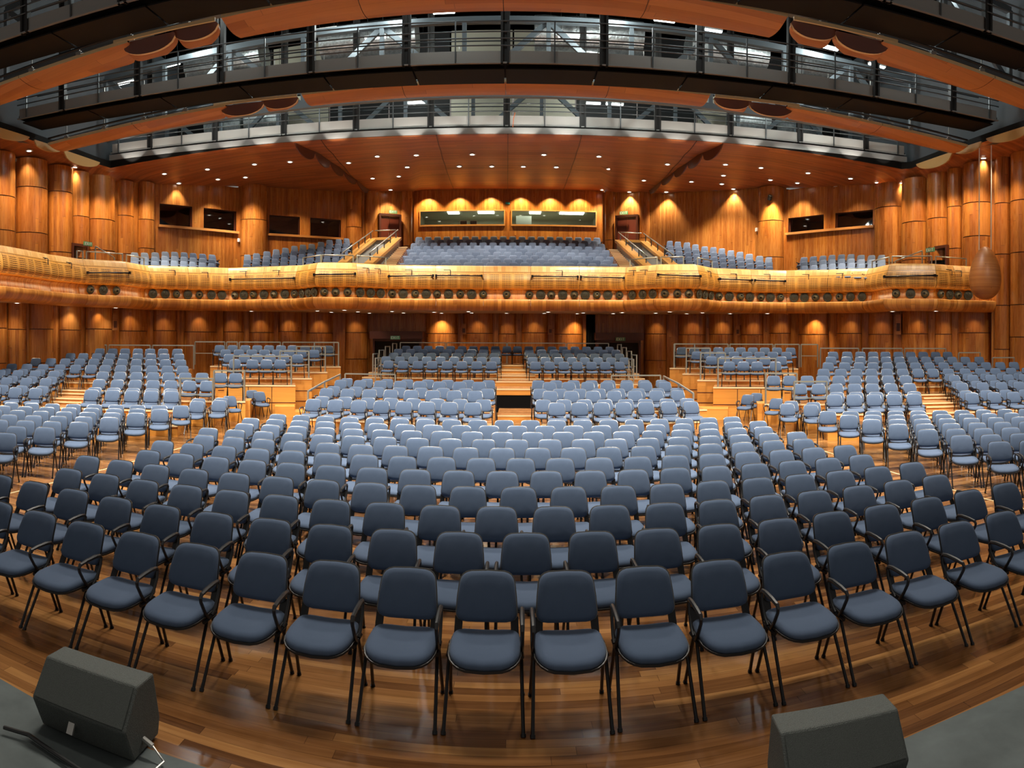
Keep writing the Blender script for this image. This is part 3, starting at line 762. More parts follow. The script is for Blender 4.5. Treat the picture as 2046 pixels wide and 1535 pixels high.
for x, y, w, lab in ducts:
    mb = MB(); n = 10
    P = [[Vector((x - w / 2 + w * i / n + .0, y + .8 * math.cos(2 * PI * j / 14), 15.6 + .75 * math.sin(2 * PI * j / 14) + random.uniform(-.03, .03))) for j in range(15)] for i in range(n + 1)]
    for row in P: row[14] = row[0]
    mb.grid(P); mb.add(P[0][:14], [tuple(range(14))]); mb.add(P[-1][:14], [tuple(reversed(range(14)))])
    o = mb.build('foil_duct', FOIL, None, 'auto')
    for sx in (-.35, .35): mb = MB(); mb.tube([(x + sx * w, y, 16.2), (x + sx * w, y, 17.48)], .012, 5); mb.build('hanging_cord', STEELD, o)
    tag(o, 'crumpled silver foil duct above the middle catwalk, %s' % lab, 'duct', 'foil wrapped ducts in the roof void')
ducts2 = [(-14.2, 'at the far left end'), (-12.0, 'second from the left end'), (11.4, 'second from the right end'), (14.2, 'at the far right end')]
for x, lab in ducts2:
    mb = MB(); n = 6
    P = [[Vector((x - 1 + 2 * i / n, 30.1 + .6 * math.cos(2 * PI * j / 12), 13.5 + .75 * math.sin(2 * PI * j / 12) + random.uniform(-.03, .03))) for j in range(13)] for i in range(n + 1)]
    for row in P: row[12] = row[0]
    mb.grid(P); mb.add(P[0][:12], [tuple(range(12))]); mb.add(P[-1][:12], [tuple(reversed(range(12)))])
    o = mb.build('foil_duct', FOIL, None, 'auto')
    for sx in (-.7, .7): mb = MB(); mb.tube([(x + sx, 30.1, 14.1), (x + sx, 30.1, 17.48)], .012, 5); mb.build('hanging_cord', STEELD, o)
    tag(o, 'silver foil duct behind the lowest catwalk, %s' % lab, 'duct', 'foil wrapped ducts in the roof void')
lamps = [(747, 75, 24.5), (1134, 72, 24.8), (884, 24, 24), (1325, 40, 24), (650, 60, 24.2), (560, 75, 24.3), (1655, 95, 24.2), (1750, 130, 24.2), (1180, 207, 30), (1226, 208, 30), (830, 205, 30.2), (340, 130, 24), (118, 190, 24), (1850, 180, 24), (1420, 60, 24.3), (250, 165, 24.4)]
for i, (x, y, Y) in enumerate(lamps):
    p = at_Y(x, y, Y); r = thing('fluorescent_lamp', 'lit white lamp in the roof void, %s counting from the left side' % ordn(1 + sorted(l[0] for l in lamps).index(x)), 'lamp', p, 0, 'white lamps in the roof void')
    mb = MB(); mb.box(-.42, .42, -.09, .09, 0, .06); mb.build('lamp_body', WHITE, r)
    for sx in (-.3, .3): mb = MB(); mb.tube([(sx, 0, .06), (sx, 0, 17.48 - p.z)], .008, 5); mb.build('hanging_cord', STEELD, r)
    mb = MB(); mb.box(-.40, .40, -.07, .07, -.04, 0); mb.build('tube', TUBE, r)

# ------------------------------------------------------------------ balcony
BL = [(-60, 486), (0, 490), (60, 501), (110, 511), (165, 519), (252, 524), (296, 532), (375, 535), (455, 537), (527, 534.5), (594, 532), (632, 526), (712, 527), (775, 531)]
ZR = 5.67
def bal_pt(x, y): return at_z(x, y, ZR) if y > hz(x) else at_r(x, y, (ZR - EYE) * F / (hz(x) - y))
BP = [bal_pt(x, y) for x, y in BL] + [bal_pt(870, 532), bal_pt(965, 533), bal_pt(1060, 533.5)] + [bal_pt(x, y) for x, y in ((1157, 534), (1250, 535), (1311, 530), (1393, 529.5), (1432, 537.5), (1500, 540), (1571, 542), (1655, 540.5), (1733, 538), (1775, 528.5), (1868, 528.5), (1905, 532), (1984, 536))]
BP = [Vector((p.x, p.y)) for p in BP]
prof_cap = [(-.42, 5.50), (-.42, 5.70), (-.30, 5.74), (-.06, 5.68), (.0, 5.60), (.045, 5.46)]
prof_grille = [(.045, 5.46), (.115, 5.30), (.165, 5.12), (.18, 4.97), (.15, 4.84), (.06, 4.75), (-.10, 4.72)]
prof_band = [(-.10, 4.72), (-.20, 4.70), (-.26, 4.60), (-.20, 4.31)]
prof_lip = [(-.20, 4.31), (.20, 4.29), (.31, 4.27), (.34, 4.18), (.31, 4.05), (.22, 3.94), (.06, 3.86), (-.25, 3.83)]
# mitred offsets
def offs(P):
    N = []
    for i in range(len(P)):
        a = inward(P[max(i - 1, 0)], P[i]) if i > 0 else None; b = inward(P[i], P[i + 1]) if i < len(P) - 1 else None
        n = a if b is None else b if a is None else (a + b).normalized()
        k = 1.0
        if a is not None and b is not None: k = 1 / max(.5, n.dot(a))
        N.append(n * k)
    return N
BN = offs(BP)
BAL = thing('balcony', None, None, (0, 0, 0), 0, None, 'structure')
def seg_mesh(i, prof, name, mats, mi=0, smooth='auto', inset=.006):
    a, b = BP[i], BP[i + 1]; na, nb = BN[i], BN[i + 1]; L = (b - a).length; m = max(2, int(L / .6)); P = []; UV = []
    dl = [0.0]
    for q in range(1, len(prof)): dl.append(dl[-1] + math.hypot(prof[q][0] - prof[q - 1][0], prof[q][1] - prof[q - 1][1]))
    for s in range(m + 1):
        t = inset / L + (1 - 2 * inset / L) * s / m; p = a.lerp(b, t); n = na.lerp(nb, t)
        P.append([Vector((p.x + n.x * o, p.y + n.y * o, z)) for o, z in prof]); UV.append([(UOFF[0] + t * L, d) for d in dl])
    mb = MB(); mb.grid(P, mi, UV); return mb.build(name, mats, BAL, smooth)
UOFF = [0.0]
for i in range(len(BP) - 1):
    L = (BP[i + 1] - BP[i]).length; UOFF[0] = math.floor(i * 7.3) + .0
    n_c = max(1, round(L / .52)); 
    gp = [(o, z) for o, z in prof_grille]
    seg_mesh(i, prof_cap, 'balcony_cap', W_TOPLIT)
    seg_mesh(i, gp, 'grille_panel', W_GRILLE)
    seg_mesh(i, prof_band, 'recess_band', W_WALL)
    seg_mesh(i, prof_lip[:3], 'lip_top', W_TOPLIT)  # paler wood paints in the bright line of light along the lip
    seg_mesh(i, prof_lip[2:], 'lower_lip', W_LIP)
# slab: soffit below, walking surface and seating steps above are separate structure
mb = MB(); Q = []
for p, n in zip(BP, BN): Q.append(p - n * .25)
W = [on_poly(LOWP, XC + F * math.atan2(p.x, p.y)) for p in BP]
SF = [Vector((p.x, p.y, 3.83)) for p in Q]; SB = [Vector((w.x, w.y, 3.96)) for w in W]
mb.grid([SF, SB], 0)
mb2 = MB()
W2 = [on_poly(UPP, XC + F * math.atan2(p.x, p.y)) for p in BP]
W2 = [w if not (826 < XC + F * math.atan2(p.x, p.y) < 1203) else Vector((w.x, YB, 0)) for w, p in zip(W2, BP)]
TF = [Vector((p.x - n.x * .42, p.y - n.y * .42, 4.95)) for p, n in zip(BP, BN)]; TB = [Vector((w.x, w.y, 4.95)) for w in W2]
mb2.grid([TF, TB], 0, flip=True)
mb2.grid([[p + Vector((0, 0, .6)) for p in TF], TF], 1)
struct('ceiling_soffit', mb, SOFFIT)
struct('floor_balcony', mb2, [CARPET, W_LIP])

# black lighting bars along the balcony front, held on short brackets
bars = [(172, 262, 545, 545.5), (456, 590, 558.5, 556), (624, 712, 549, 547.5), (774, 868, 552, 551), (868, 965, 551, 551.5), (1060, 1157, 552, 553.5), (1157, 1249, 553.5, 555.5), (1311, 1402, 549, 552), (1435, 1505, 557.5, 560), (1505, 1571, 560, 562), (1763, 1870, 553, 550.5)]
def bal_on(x, off):
    t = th(x); d = Vector((math.sin(t), math.cos(t)))
    for i in range(len(BP) - 1):
        A = BP[i] + BN[i] * off; B = BP[i + 1] + BN[i + 1] * off; e = B - A; den = d.x * e.y - d.y * e.x
        if abs(den) < 1e-9: continue
        s = (A.x * e.y - A.y * e.x) / den; u = (A.x * d.y - A.y * d.x) / den
        if s > 0 and -1e-6 <= u <= 1.000001: return d * s, inward(BP[i], BP[i + 1])
    return None, None
for i, (x0, x1, y0, y1) in enumerate(bars):
    a, n = bal_on(x0 + 3, .24); b, n2 = bal_on(x1 - 3, .24)
    za = EYE + a.length * (hz(x0) - y0) / F; zb = EYE + b.length * (hz(x1) - y1) / F
    r = thing('lighting_bar', 'black lighting bar across the balcony front, %s from the left' % ordn(i + 1), 'bar', (0, 0, 0), 0, 'black lighting bars on the balcony front')
    mb = MB(); mb.tube([(a.x, a.y, za), (b.x, b.y, zb)], .028, 8); mb.build('bar', BLACKM, r, True)
    for p, z in ((a, za), (b, zb)):
        mb = MB(); q = p - (n * .14); mb.bar((p.x, p.y, z), (q.x, q.y, z), .05, .05); mb.box(p.x - .04, p.x + .04, p.y - .04, p.y + .04, z - .05, z + .05); mb.build('bracket', BLACKM, r)
hooks = [(90, 517), (138, 526), (348, 541), (414, 545), (492, 543), (558, 541), (734, 536.5), (757, 538), (822, 540), (899, 540), (1123, 541.5), (1269, 541), (1292, 540), (1415, 543), (1470, 548), (1537, 549), (1616, 549), (1684, 547), (1898, 540), (1919, 542)]
seen = set()
hooks = [h for h in hooks if not (h[0] in seen or seen.add(h[0]))]
for i, (x, y) in enumerate(hooks):
    p, n = bal_on(x, .07)
    if p is None: continue
    z = EYE + p.length * (hz(x) - y) / F; t = Vector((n.y, -n.x)) * -1
    mb = MB(); P0 = Vector((p.x, p.y, z)); n3 = Vector((n.x, n.y, 0)); t3 = Vector((t.x, t.y, 0))
    mb.tube([P0 - n3 * .06, P0 + n3 * .10, P0 + n3 * .12 - Vector((0, 0, .04)), P0 + n3 * .12 - Vector((0, 0, .22))], .016, 6); mb.tube([P0 + n3 * .1 + t3 * .0, P0 + n3 * .1 + t3 * -.28], .016, 6)
    tag(mb.build('bar_hook', STEELD, None), 'small metal hook bracket on the balcony front, %s from the left' % ordn(i + 1), 'bracket', 'hook brackets on the balcony front')

# round dark fittings in the recess band
fit = [(180, 0), (206, 1), (232, 0), (305, 1), (330, 1), (352, 0), (375, 1), (398, 0), (422, 1), (443, 1), (469, 0), (487, 1), (506, 0), (527, 1), (547, 0), (569, 1), (588, 0), (603, 1), (616, 1), (628, 1), (647, 0), (670, 0), (694, 0), (719, 1), (740, 1), (760, 1), (783, 0), (805, 1), (829, 0), (851, 1), (873, 0), (896, 1), (919, 0), (942, 1), (965, 0), (1012, 0), (1057, 0), (1080, 1), (1101, 0), (1124, 1), (1147, 0), (1169, 1), (1192, 0), (1214, 1), (1237, 0), (1263, 1), (1284, 1), (1304, 1), (1328, 0), (1353, 0), (1376, 0), (1396, 1), (1408, 1), (1420, 1), (1436, 0), (1457, 1), (1479, 0), (1498, 1), (1520, 0), (1539, 1), (1559, 0), (1586, 1), (1607, 1), (1629, 0), (1653, 1), (1677, 0), (1699, 1), (1722, 1), (1790, 0), (1819, 1), (1848, 0), (1879, 0), (1897, 1), (1914, 0), (1934, 1)]
def spot_parts(kind):
    ring = MB(); ring.lathe([(.15, 0), (.235, .0), (.25, .03), (.235, .06), (.19, .06), (.17, .02), (.15, .0)], 20)
    face = MB()
    if kind == 0:
        face.lathe([(.19, .03), (.17, .10), (.12, .17), (.095, .22), (.075, .22), (.07, .12), (.0, .10)], 16)
    else:
        face.lathe([(.2, .02), (.17, .03), (.06, .035), (.05, .07), (.0, .07)], 16)
        for k in range(6):
            a = k * PI / 3; face.bar((.05 * math.cos(a), .05 * math.sin(a), .05), (.19 * math.cos(a), .19 * math.sin(a), .045), .022, .02)
    return ring, face
SPOTM = {}
for kind in (0, 1):
    a, b = spot_parts(kind); SPOTM[kind] = (a, b)
DGREY = mat('dark_lamp_casting', (.028, .028, .025), .45, .3)
BRONZE = mat('bronze_lamp_snout', (.050, .044, .032), .45, .3)
proto = {}
for i, (x, kind) in enumerate(fit):
    p, n = bal_on(x, -.14)
    ang = math.atan2(n.y, n.x)
    ysc = 1.0
    z = 4.52
    lab = 'round dark %s in the balcony recess, %s from the left' % (('lamp with a snout', 'ribbed fitting')[kind], ordn(i + 1) if i < 39 else '')
    if i >= 39: lab = 'round dark %s in the balcony recess, %s from the right' % (('lamp with a snout', 'ribbed fitting')[kind], ordn(len(fit) - i))
    r = thing('recessed_spotlight', lab, 'spotlight', (p.x, p.y, z), 0, 'round fittings in the balcony recess')
    aim = (random.uniform(-.3, .3) if kind == 0 else 0)
    r.rotation_euler = (0, PI / 2 + .12, ang); r.scale = ((.68,) * 3, (.80,) * 3)[kind]
    if kind not in proto:
        a = SPOTM[kind][0].build('ring', DGREY, r, 'auto'); b = SPOTM[kind][1].build('snout' if kind == 0 else 'ribbed_face', BRONZE if kind == 0 else DGREY, r, 'auto'); proto[kind] = (a, b)
    else:
        for q in proto[kind]:
            c = q.copy(); COL.objects.link(c); c.parent = r
            if kind == 0 and q is proto[kind][1]: c.rotation_euler = (random.uniform(-.25, .25), aim, 0)

# ------------------------------------------------------------------ floor and terraces
mb = MB(); mb.box(-24, 24, 0.5, 36, -.25, 0); struct('floor', mb, W_FLOOR)
TR[0] += 1; mb = MB()
mb.box(-7.40, -7.37, 6.2, 14.2, 0, .004); mb.box(6.98, 7.01, 6.2, 14.0, 0, .004)
o = mb.build('trim_%d' % TR[0], LINE); o['kind'] = 'structure'

class Row:
    def __init__(s, x0, r, alpha, z):
        s.P = Vector((r * math.sin(th(x0)), r * math.cos(th(x0)))); a = math.radians(alpha); s.a = a
        s.d = Vector((math.cos(a), math.sin(a))); s.z = z; s.f = Vector((math.sin(a), -math.cos(a)))     # f: the way the chairs face
    def at(s, x, off=0.0):
        t = th(x); b = Vector((math.sin(t), math.cos(t))); P = s.P + s.f * off; e = s.d
        den = b.x * e.y - b.y * e.x; k = (P.x * e.y - P.y * e.x) / den; return b * k
CH = []                                # every floor chair: (x, y, z, rot, block, row, order, arm)
def put(row, x, block, ri, rot=None, arm=None, jit=.012):
    p = row.at(x); rz = row.a if rot is None else rot
    CH.append(dict(p=Vector((p.x + random.uniform(-jit, jit), p.y + random.uniform(-jit, jit), row.z)), rz=rz + random.uniform(-.012, .012), block=block, row=ri, x=x, arm=arm))
# central flat block: eleven straight rows, (range, first column px, last column px, number of chairs)
central = [(4.685, 3, 1994, 17), (5.62, 5, 2003, 20), (6.52, 144.7, 1866, 19), (7.41, 181, 1818.5, 20), (8.32, 302, 1718, 19), (9.24, 329, 1685, 20), (10.15, 412, 1603, 19), (11.02, 419, 1590, 20), (11.94, 491, 1524, 19), (12.86, 503, 1514, 20), (13.80, 557.5, 1462, 19)]
for i, (d, xa, xb, n) in enumerate(central):
    Xa, Xb = d * math.tan(th(xa)), d * math.tan(th(xb))
    for k in range(n):
        X = Xa + (Xb - Xa) * k / (n - 1)
        CH.append(dict(p=Vector((X + random.uniform(-.002, .002), d + random.uniform(-.012, .012), 0)), rz=random.uniform(-.008, .008), block='central', row=i + 1, x=XC + F * math.atan2(X, d), arm=None))
# second central group on low platforms
def lin(a, b, n): return [a + (b - a) * i / (n - 1) for i in range(n)]
G2 = [(16.2, .15, lin(627.5, 945, 8), lin(1113, 1379, 7)), (17.1, .15, lin(645, 966, 8), lin(1086, 1372, 8)), (18.0, .31, lin(655, 950, 8), lin(1100, 1353, 7)), (18.9, .31, lin(668, 974, 8), lin(1080, 1352, 8)), (19.8, .45, lin(682, 958, 8), lin(1098, 1328, 7)), (20.7, .45, lin(694, 976, 8), lin(1076, 1322, 8))]
for i, (d, z, L, R) in enumerate(G2):
    row = Row(XC, d, 0, z)
    for x in L: put(row, x, 'raised centre-left', i + 1)
    for x in R: put(row, x, 'raised centre-right', i + 1)
G3 = [(25.5, .905, lin(777, 982, 8), lin(1070.5, 1237, 7)), (26.7, 1.05, lin(772, 990, 9), lin(1064, 1247, 8)), (27.9, 1.19, lin(787, 988, 9), lin(1062, 1238, 8)), (29.1, 1.34, lin(797, 991, 9), lin(1058, 1230, 8)), (30.3, 1.475, lin(812, 990, 9), lin(1056, 1218, 8))]
for i, (d, z, L, R) in enumerate(G3):
    row = Row(XC, d, 0, z)
    for x in L: put(row, x, 'rear centre-left', i + 1)
    for x in R: put(row, x, 'rear centre-right', i + 1)
row = Row(XC, 31.0, 0, 1.475)
for x in (1013, 1034): put(row, x, 'rear aisle end', 6)
# flat side blocks: diagonal aisle edge, rows turned towards the stage
def side_flat(F0, diag, b, sgn, block):
    rr = Vector(diag) - Vector(b); ang = math.atan2(rr.y, rr.x) if sgn < 0 else math.atan2(-rr.y, -rr.x)
    for k in range(-2, 6):
        q = 0
        for m in range(k, -9, -1):
            n = k - m; p = Vector(F0) + Vector(diag) * m + Vector(b) * n
            px, py = proj((p.x, p.y, .84))
            if px < -45 or px > 2091: continue
            q += 1
            CH.append(dict(p=Vector((p.x + random.uniform(-.003, .003), p.y + random.uniform(-.003, .003), 0)), rz=ang + random.uniform(-.008, .008), block=block, row=k + 3, x=px, arm=-sgn if False else None, end=(q == 1)))
side_flat((-8.12, 9.32), (.0, 1.05), (-.485, .78), -1, 'left side')
side_flat((7.52, 9.11), (-.013, 1.0), (.478, .742), 1, 'right side')
# raised side banks
bank_rows = [(17.65, .30), (18.5, .30), (19.9, .45), (21.2, .63), (22.5, .80), (23.8, .98), (25.1, 1.16), (26.4, 1.34)]
LB = [[344, 304, 265, 226, 185, 74, 33, -8], [343, 304, 267, 229, 190, 86, 46, 7], [414, 379, 342, 307, 272, 236, 200, 93, 55, 16], [472, 441, 404, 371, 339, 307, 274, 241, 207, 110, 73, 37, 3], [366, 335, 304, 273, 243, 212, 183, 153, 122, 88, 56, 25], [362, 331, 302, 273, 245, 217, 189, 161, 132, 103, 73, 44, 15], [358, 329, 302, 276, 249, 221, 195, 168, 142, 115, 88, 62], [355, 326, 301, 276, 251, 226, 201, 176, 151, 126]]
RB = [[1667, 1706, 1746, 1785, 1825, 1940, 1984, 2024, 2060], [1672, 1711, 1750, 1788, 1826, 1929, 1970, 2009, 2046], [1599, 1635, 1671, 1707, 1743, 1779, 1816, 1921, 1962, 1999, 2035], [1546, 1578, 1612, 1644, 1676, 1708, 1741, 1774, 1808, 1906, 1943, 1978, 2012, 2045], [1645, 1680, 1711, 1741, 1772, 1803, 1833, 1863, 1893, 1927, 1958, 1988, 2019, 2050], [1654, 1687, 1716, 1744, 1772, 1800, 1828, 1856, 1884, 1913, 1941, 1969, 1997, 2024], [1660, 1691, 1718, 1744, 1770, 1796, 1823, 1849, 1876, 1902, 1928, 1955], [1664, 1693, 1719, 1744, 1769, 1794, 1819, 1843, 1868, 1893]]
AL = 22
BROW = {'l': [Row(301, r, AL, z) for r, z in bank_rows], 'r': [Row(1744, r - .15, -AL, z) for r, z in bank_rows]}
for i in range(8):
    for x in LB[i]: put(BROW['l'][i], x, 'left terrace', i + 1)
    for x in RB[i]: put(BROW['r'][i], x, 'right terrace', i + 1)
extra = {'l': [(20.85, .45, [104, 65, 27]), (22.1, .63, [119, 82, 47, 13])], 'r': [(20.7, .45, [1912, 1951, 1988, 2023]), (21.95, .63, [1897, 1933, 1968, 2001, 2034])]}
for s, x0, al, nm in (('l', 301, AL, 'left terrace'), ('r', 1744, -AL, 'right terrace')):
    for r, z, L in extra[s]:
        row = Row(x0, r, al, z)
        for x in L: put(row, x, nm, 9 if z < .5 else 10)
# stepped platforms between the terraces and the rear centre
mid_rows = [(22.8, 1.01), (24.2, 1.17), (25.6, 1.33), (27.0, 1.49)]
LM = [[470, 505, 532, 560], [458, 488, 514, 540, 567, 595], [451, 478, 503.5, 529, 554, 578, 602, 627], [439, 465, 490, 514.5, 538, 562, 585, 609, 632, 655]]
RM = [[1456.6, 1485, 1513, 1549], [1422, 1448, 1474, 1501, 1528, 1560], [1393, 1417, 1441, 1467, 1492, 1518, 1543.5, 1571], [1363, 1387, 1411, 1435, 1457, 1480, 1504, 1528, 1552, 1580]]
AM = 20
MROW = {'l': [Row(540, r, AM, z) for r, z in mid_rows], 'r': [Row(1485, r, -AM, z) for r, z in mid_rows]}
for i in range(4):
    for x in LM[i]: put(MROW['l'][i], x, 'left upper platform', i + 1)
    for x in RM[i]: put(MROW['r'][i], x, 'right upper platform', i + 1)
# loose chairs standing on the flat floor near the platform ends
loose = [(395, 17.9, .30, 'left'), (439, 18.2, .28, 'left'), (398, 18.75, .30, 'left'), (443, 18.95, .28, 'left'), (458, 19.6, .75, 'left'), (503, 22.0, .70, 'left'), (517, 21.35, .70, 'left'), (1573, 17.9, -.28, 'right'), (1620, 17.6, -.30, 'right'), (1581, 18.75, -.28, 'right'), (1625, 18.4, -.30, 'right'), (1553, 19.6, -.75, 'right'), (1513, 21.7, -.70, 'right'), (1496, 21.0, -.70, 'right')]
for k, (x, r, rz, sd) in enumerate(loose):
    p = Vector((r * math.sin(th(x)), r * math.cos(th(x)), 0)); CH.append(dict(p=p, rz=rz, block='loose ' + sd, row=1, x=x, arm=None))

# --- terrace masses
def slab(mb, row, xa, xb, off0, off1, z0, z1, nose=True):
    """a platform between two offsets from a chair row; xa<xb pixel bearings at the row itself"""
    a = row.at(xa); b = row.at(xb)
    A0, B0 = a + row.f * off0, b + row.f * off0; A1, B1 = a - row.f * off1, b - row.f * off1
    V = lambda p, z: (p.x, p.y, z)
    mb.quad(V(A0, z0), V(B0, z0), V(B0, z1), V(A0, z1), 0)           # riser
    mb.quad(V(A0, z1), V(B0, z1), V(B1, z1), V(A1, z1), 1)           # tread
    mb.quad(V(A1, z0), V(A0, z0), V(A0, z1), V(A1, z1), 0); mb.quad(V(B0, z0), V(B1, z0), V(B1, z1), V(B0, z1), 0); mb.quad(V(B1, z0), V(A1, z0), V(A1, z1), V(B1, z1), 0)
    if nose:
        mb.bar(V(A0 + row.f * .01, z1 - .018), V(B0 + row.f * .01, z1 - .018), .05, .044, 2)
for s, nm, (xa, xb) in (('l', 'floor_terrace_left', (-160, 362)), ('r', 'floor_terrace_right', (1650, 2200))):
    mb = MB(); rows = BROW[s]
    idx = [0, 2, 3, 4, 5, 6, 7]
    for q, i in enumerate(idx):
        nxt = rows[idx[q + 1]] if q + 1 < len(idx) else None
        depth = (nxt.P - rows[i].P).length - .62 if nxt else 1.1
        ea, eb = xa, xb
        if i in (2, 3):
            if s == 'l': eb = 432 if i == 2 else 492
            else: ea = 1585 if i == 2 else 1528
        if i >= 4:
            if s == 'l': eb = 378
            else: ea = 1640
        slab(mb, rows[i], ea, eb, .60 if i == 0 else .69, depth + (.06 if i < 7 else .16), 0, rows[i].z)
    # half steps up the diagonal aisle
    for i, (a, b) in enumerate(((98, 172), (104, 176), (122, 180), (134, 186)) if s == 'l' else ((1843, 1925), (1840, 1918), (1836, 1905), (1832, 1892))):
        rw = rows[(0, 2, 3, 4)[i]]; z = rw.z - (.15 if i == 0 else .09)
        slab(mb, rw, a, b, .98, -.6, 0, z)
    struct(nm, mb, [W_RISER, W_TREAD, EDGE])
for s, nm, lims in (('l', 'floor_platform_left', ((452, 590), (440, 622), (432, 652), (424, 678))), ('r', 'floor_platform_right', ((1427, 1565), (1396, 1576), (1367, 1584), (1342, 1592)))):
    mb = MB()
    for i, rw in enumerate(MROW[s]):
        slab(mb, rw, lims[i][0], lims[i][1], .72, .70 if i < 3 else 1.0, 0, rw.z)
        A = rw.at(lims[i][0]) + rw.f * .725; B = rw.at(lims[i][1]) + rw.f * .725
        for z in (.42, ) if i < 1 else (.35, .72):
            mb.bar((A.x, A.y, z), (B.x, B.y, z), .012, .03, 3)
        for t in (.34, .67):
            p = A.lerp(B, t); mb.bar((p.x, p.y, .02), (p.x, p.y, rw.z - .06), .012, .02, 3)
    struct(nm, mb, [W_RISER, W_TREAD, EDGE, DARKW])
    # plinth block and little loose step beside it
mb = MB()
for d, z, dep in ((15.55, .15, 1.86), (17.41, .31, 1.8), (19.21, .45, 2.6)):
    mb.box(-5.75 - (d - 15.5) * .16, -.52, d, d + dep + .05, 0, z, 0); mb.box(.80, 5.35 + (d - 15.5) * .16, d, d + dep + .05, 0, z, 0)
    for a, b in ((-5.75 - (d - 15.5) * .16, -.52), (.80, 5.35 + (d - 15.5) * .16)):
        mb.box(a + .01, b - .01, d + .01, d + dep + .04, z, z + .004, 1); mb.bar((a, d, z - .015), (b, d, z - .015), .05, .04, 2)
struct('floor_platform_centre', mb, [W_RISER, W_TREAD, EDGE])
mb = MB()
for d, z, xl, xr in ((24.75, .905, -6.0, 5.3), (26.05, 1.05, -6.1, 5.4), (27.25, 1.19, -6.1, 5.4), (28.45, 1.34, -6.1, 5.4), (29.65, 1.475, -6.1, 5.4)):
    mb.box(xl, xr, d, d + 1.32 if d < 29 else 32.4, 0, z, 0); mb.box(xl + .01, xr - .01, d + .01, d + 1.3 if d < 29 else 32.3, z, z + .004, 1); mb.bar((xl, d, z - .015), (xr, d, z - .015), .05, .04, 2)
# centre stair: level aisle, one step, a black face painted for the dark gap, then treads up between the rear rows
mb.box(-.45, .80, 20.9, 23.2, 0, .15, 0); mb.box(-.44, .79, 20.91, 23.2, .15, .155, 1); mb.bar((-.45, 20.9, .135), (.8, 20.9, .135), .05, .04, 2)
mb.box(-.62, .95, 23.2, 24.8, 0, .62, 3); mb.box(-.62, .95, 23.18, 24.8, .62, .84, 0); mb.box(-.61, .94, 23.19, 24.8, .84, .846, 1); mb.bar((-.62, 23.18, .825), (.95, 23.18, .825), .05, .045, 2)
for k, (y, z) in enumerate(((24.6, 1.02), (26.2, 1.17), (27.7, 1.33), (29.2, 1.478))):
    mb.box(-.62, .95, y, y + 1.7, 0, z, 0); mb.box(-.61, .94, y + .01, y + 1.69, z, z + .005, 1); mb.bar((-.62, y, z - .015), (.95, y, z - .015), .05, .045, 2)
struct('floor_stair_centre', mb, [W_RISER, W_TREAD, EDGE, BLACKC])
# end plinths and loose low steps beside the platforms
for s, (xa, xb, r, lab) in (('left', (476, 500, 20.5, 'plinth')), ('right', (1514, 1536, 20.3, 'plinth'))):
    a = Vector((r * math.sin(th(xa)), r * math.cos(th(xa)))); b = Vector((r * math.sin(th(xb)), r * math.cos(th(xb)))); sg = 1 if s == 'left' else -1
    dv = Vector((-sg * .33, .94)); mb = MB(); q = [a, b, b + dv * .9, a + dv * .9]; mb.prism([(p.x, p.y) for p in q], 0, .62); struct('floor_plinth_' + s, mb, W_RISER)
for s, x, r, lab in (('left', 580, 21.5, 'two-step wooden box steps on the floor before the left platform'), ('right', 1446, 21.3, 'two-step wooden box steps on the floor before the right platform')):
    p = Vector((r * math.sin(th(x)), r * math.cos(th(x)), 0)); sg = 1 if s == 'left' else -1
    ro = thing('box_steps', lab, 'steps', p, sg * .35, 'wooden box steps')
    mb = MB(); mb.box(-.5 if sg > 0 else -.85, .15, -.1, .8, 0, .36); mb.build('upper_step', W_RISER, ro); mb = MB(); mb.box(.15 if sg > 0 else -.95 - .7, .85 if sg > 0 else -.85, -.1, .8, 0, .18); mb.build('lower_step', W_RISER, ro)
    for xa_, xb_ in ((-.6, -.3), (.3, .6) if sg > 0 else (-1.4, -1.1)): mb = MB(); mb.box(xa_, xb_, -.106, -.1, .05, .08); mb.build('hand_slot', BLACKP, ro)

# ------------------------------------------------------------------ chairs
def outline_seat(N):
    P = []
    for i in range(N):
        t = 2 * PI * i / N; c, s = math.cos(t), math.sin(t)
        e = .50 if s < 0 else .42                                        # rounder at the front (s<0)
        x = .238 * math.copysign(abs(c) ** e, c); y = -.345 + .24 * math.copysign(abs(s) ** (.66 if s < 0 else .35), s)
        if s < 0: x *= 1 - .07 * (-s) ** 2
        else: x *= 1 - .05 * s
        P.append((x, y))
    return P
def outline_back(N):
    P = []
    for i in range(N):
        t = 2 * PI * i / N; c, s = math.cos(t), math.sin(t)
        x = math.copysign(abs(c) ** .36, c); v = math.copysign(abs(s) ** .40, s)
        w = .222 - .030 * (v + 1) / 2
        if v < 0: vv = v * (1 + .05 * (1 - x * x))
        else: vv = v
        P.append((x * w, vv))
    return P
def pad(mb, out, rings, fn, mi=0):
    N = len(out); cx = sum(p[0] for p in out) / N; cy = sum(p[1] for p in out) / N; vs = []; fs = []
    for s, h in rings:
        for (x, y) in out: vs.append(fn(cx + (x - cx) * s, cy + (y - cy) * s, h))
    for q in range(len(rings) - 1):
        for k in range(N):
            k2 = (k + 1) % N; fs.append((q * N + k, q * N + k2, (q + 1) * N + k2, (q + 1) * N + k))
    t0 = len(vs); vs.append(fn(cx, cy, rings[0][1])); vs.append(fn(cx, cy, rings[-1][1])); m = (len(rings) - 1) * N
    for k in range(N):
        k2 = (k + 1) % N; fs.append((t0, k2, k)); fs.append((t0 + 1, m + k, m + k2))
    mb.add(vs, [tuple(reversed(f)) for f in fs], mi)
RT = [(.45, 1.0), (.80, .97), (.93, .80), (.985, .5), (1.0, .22), (.98, .0)]
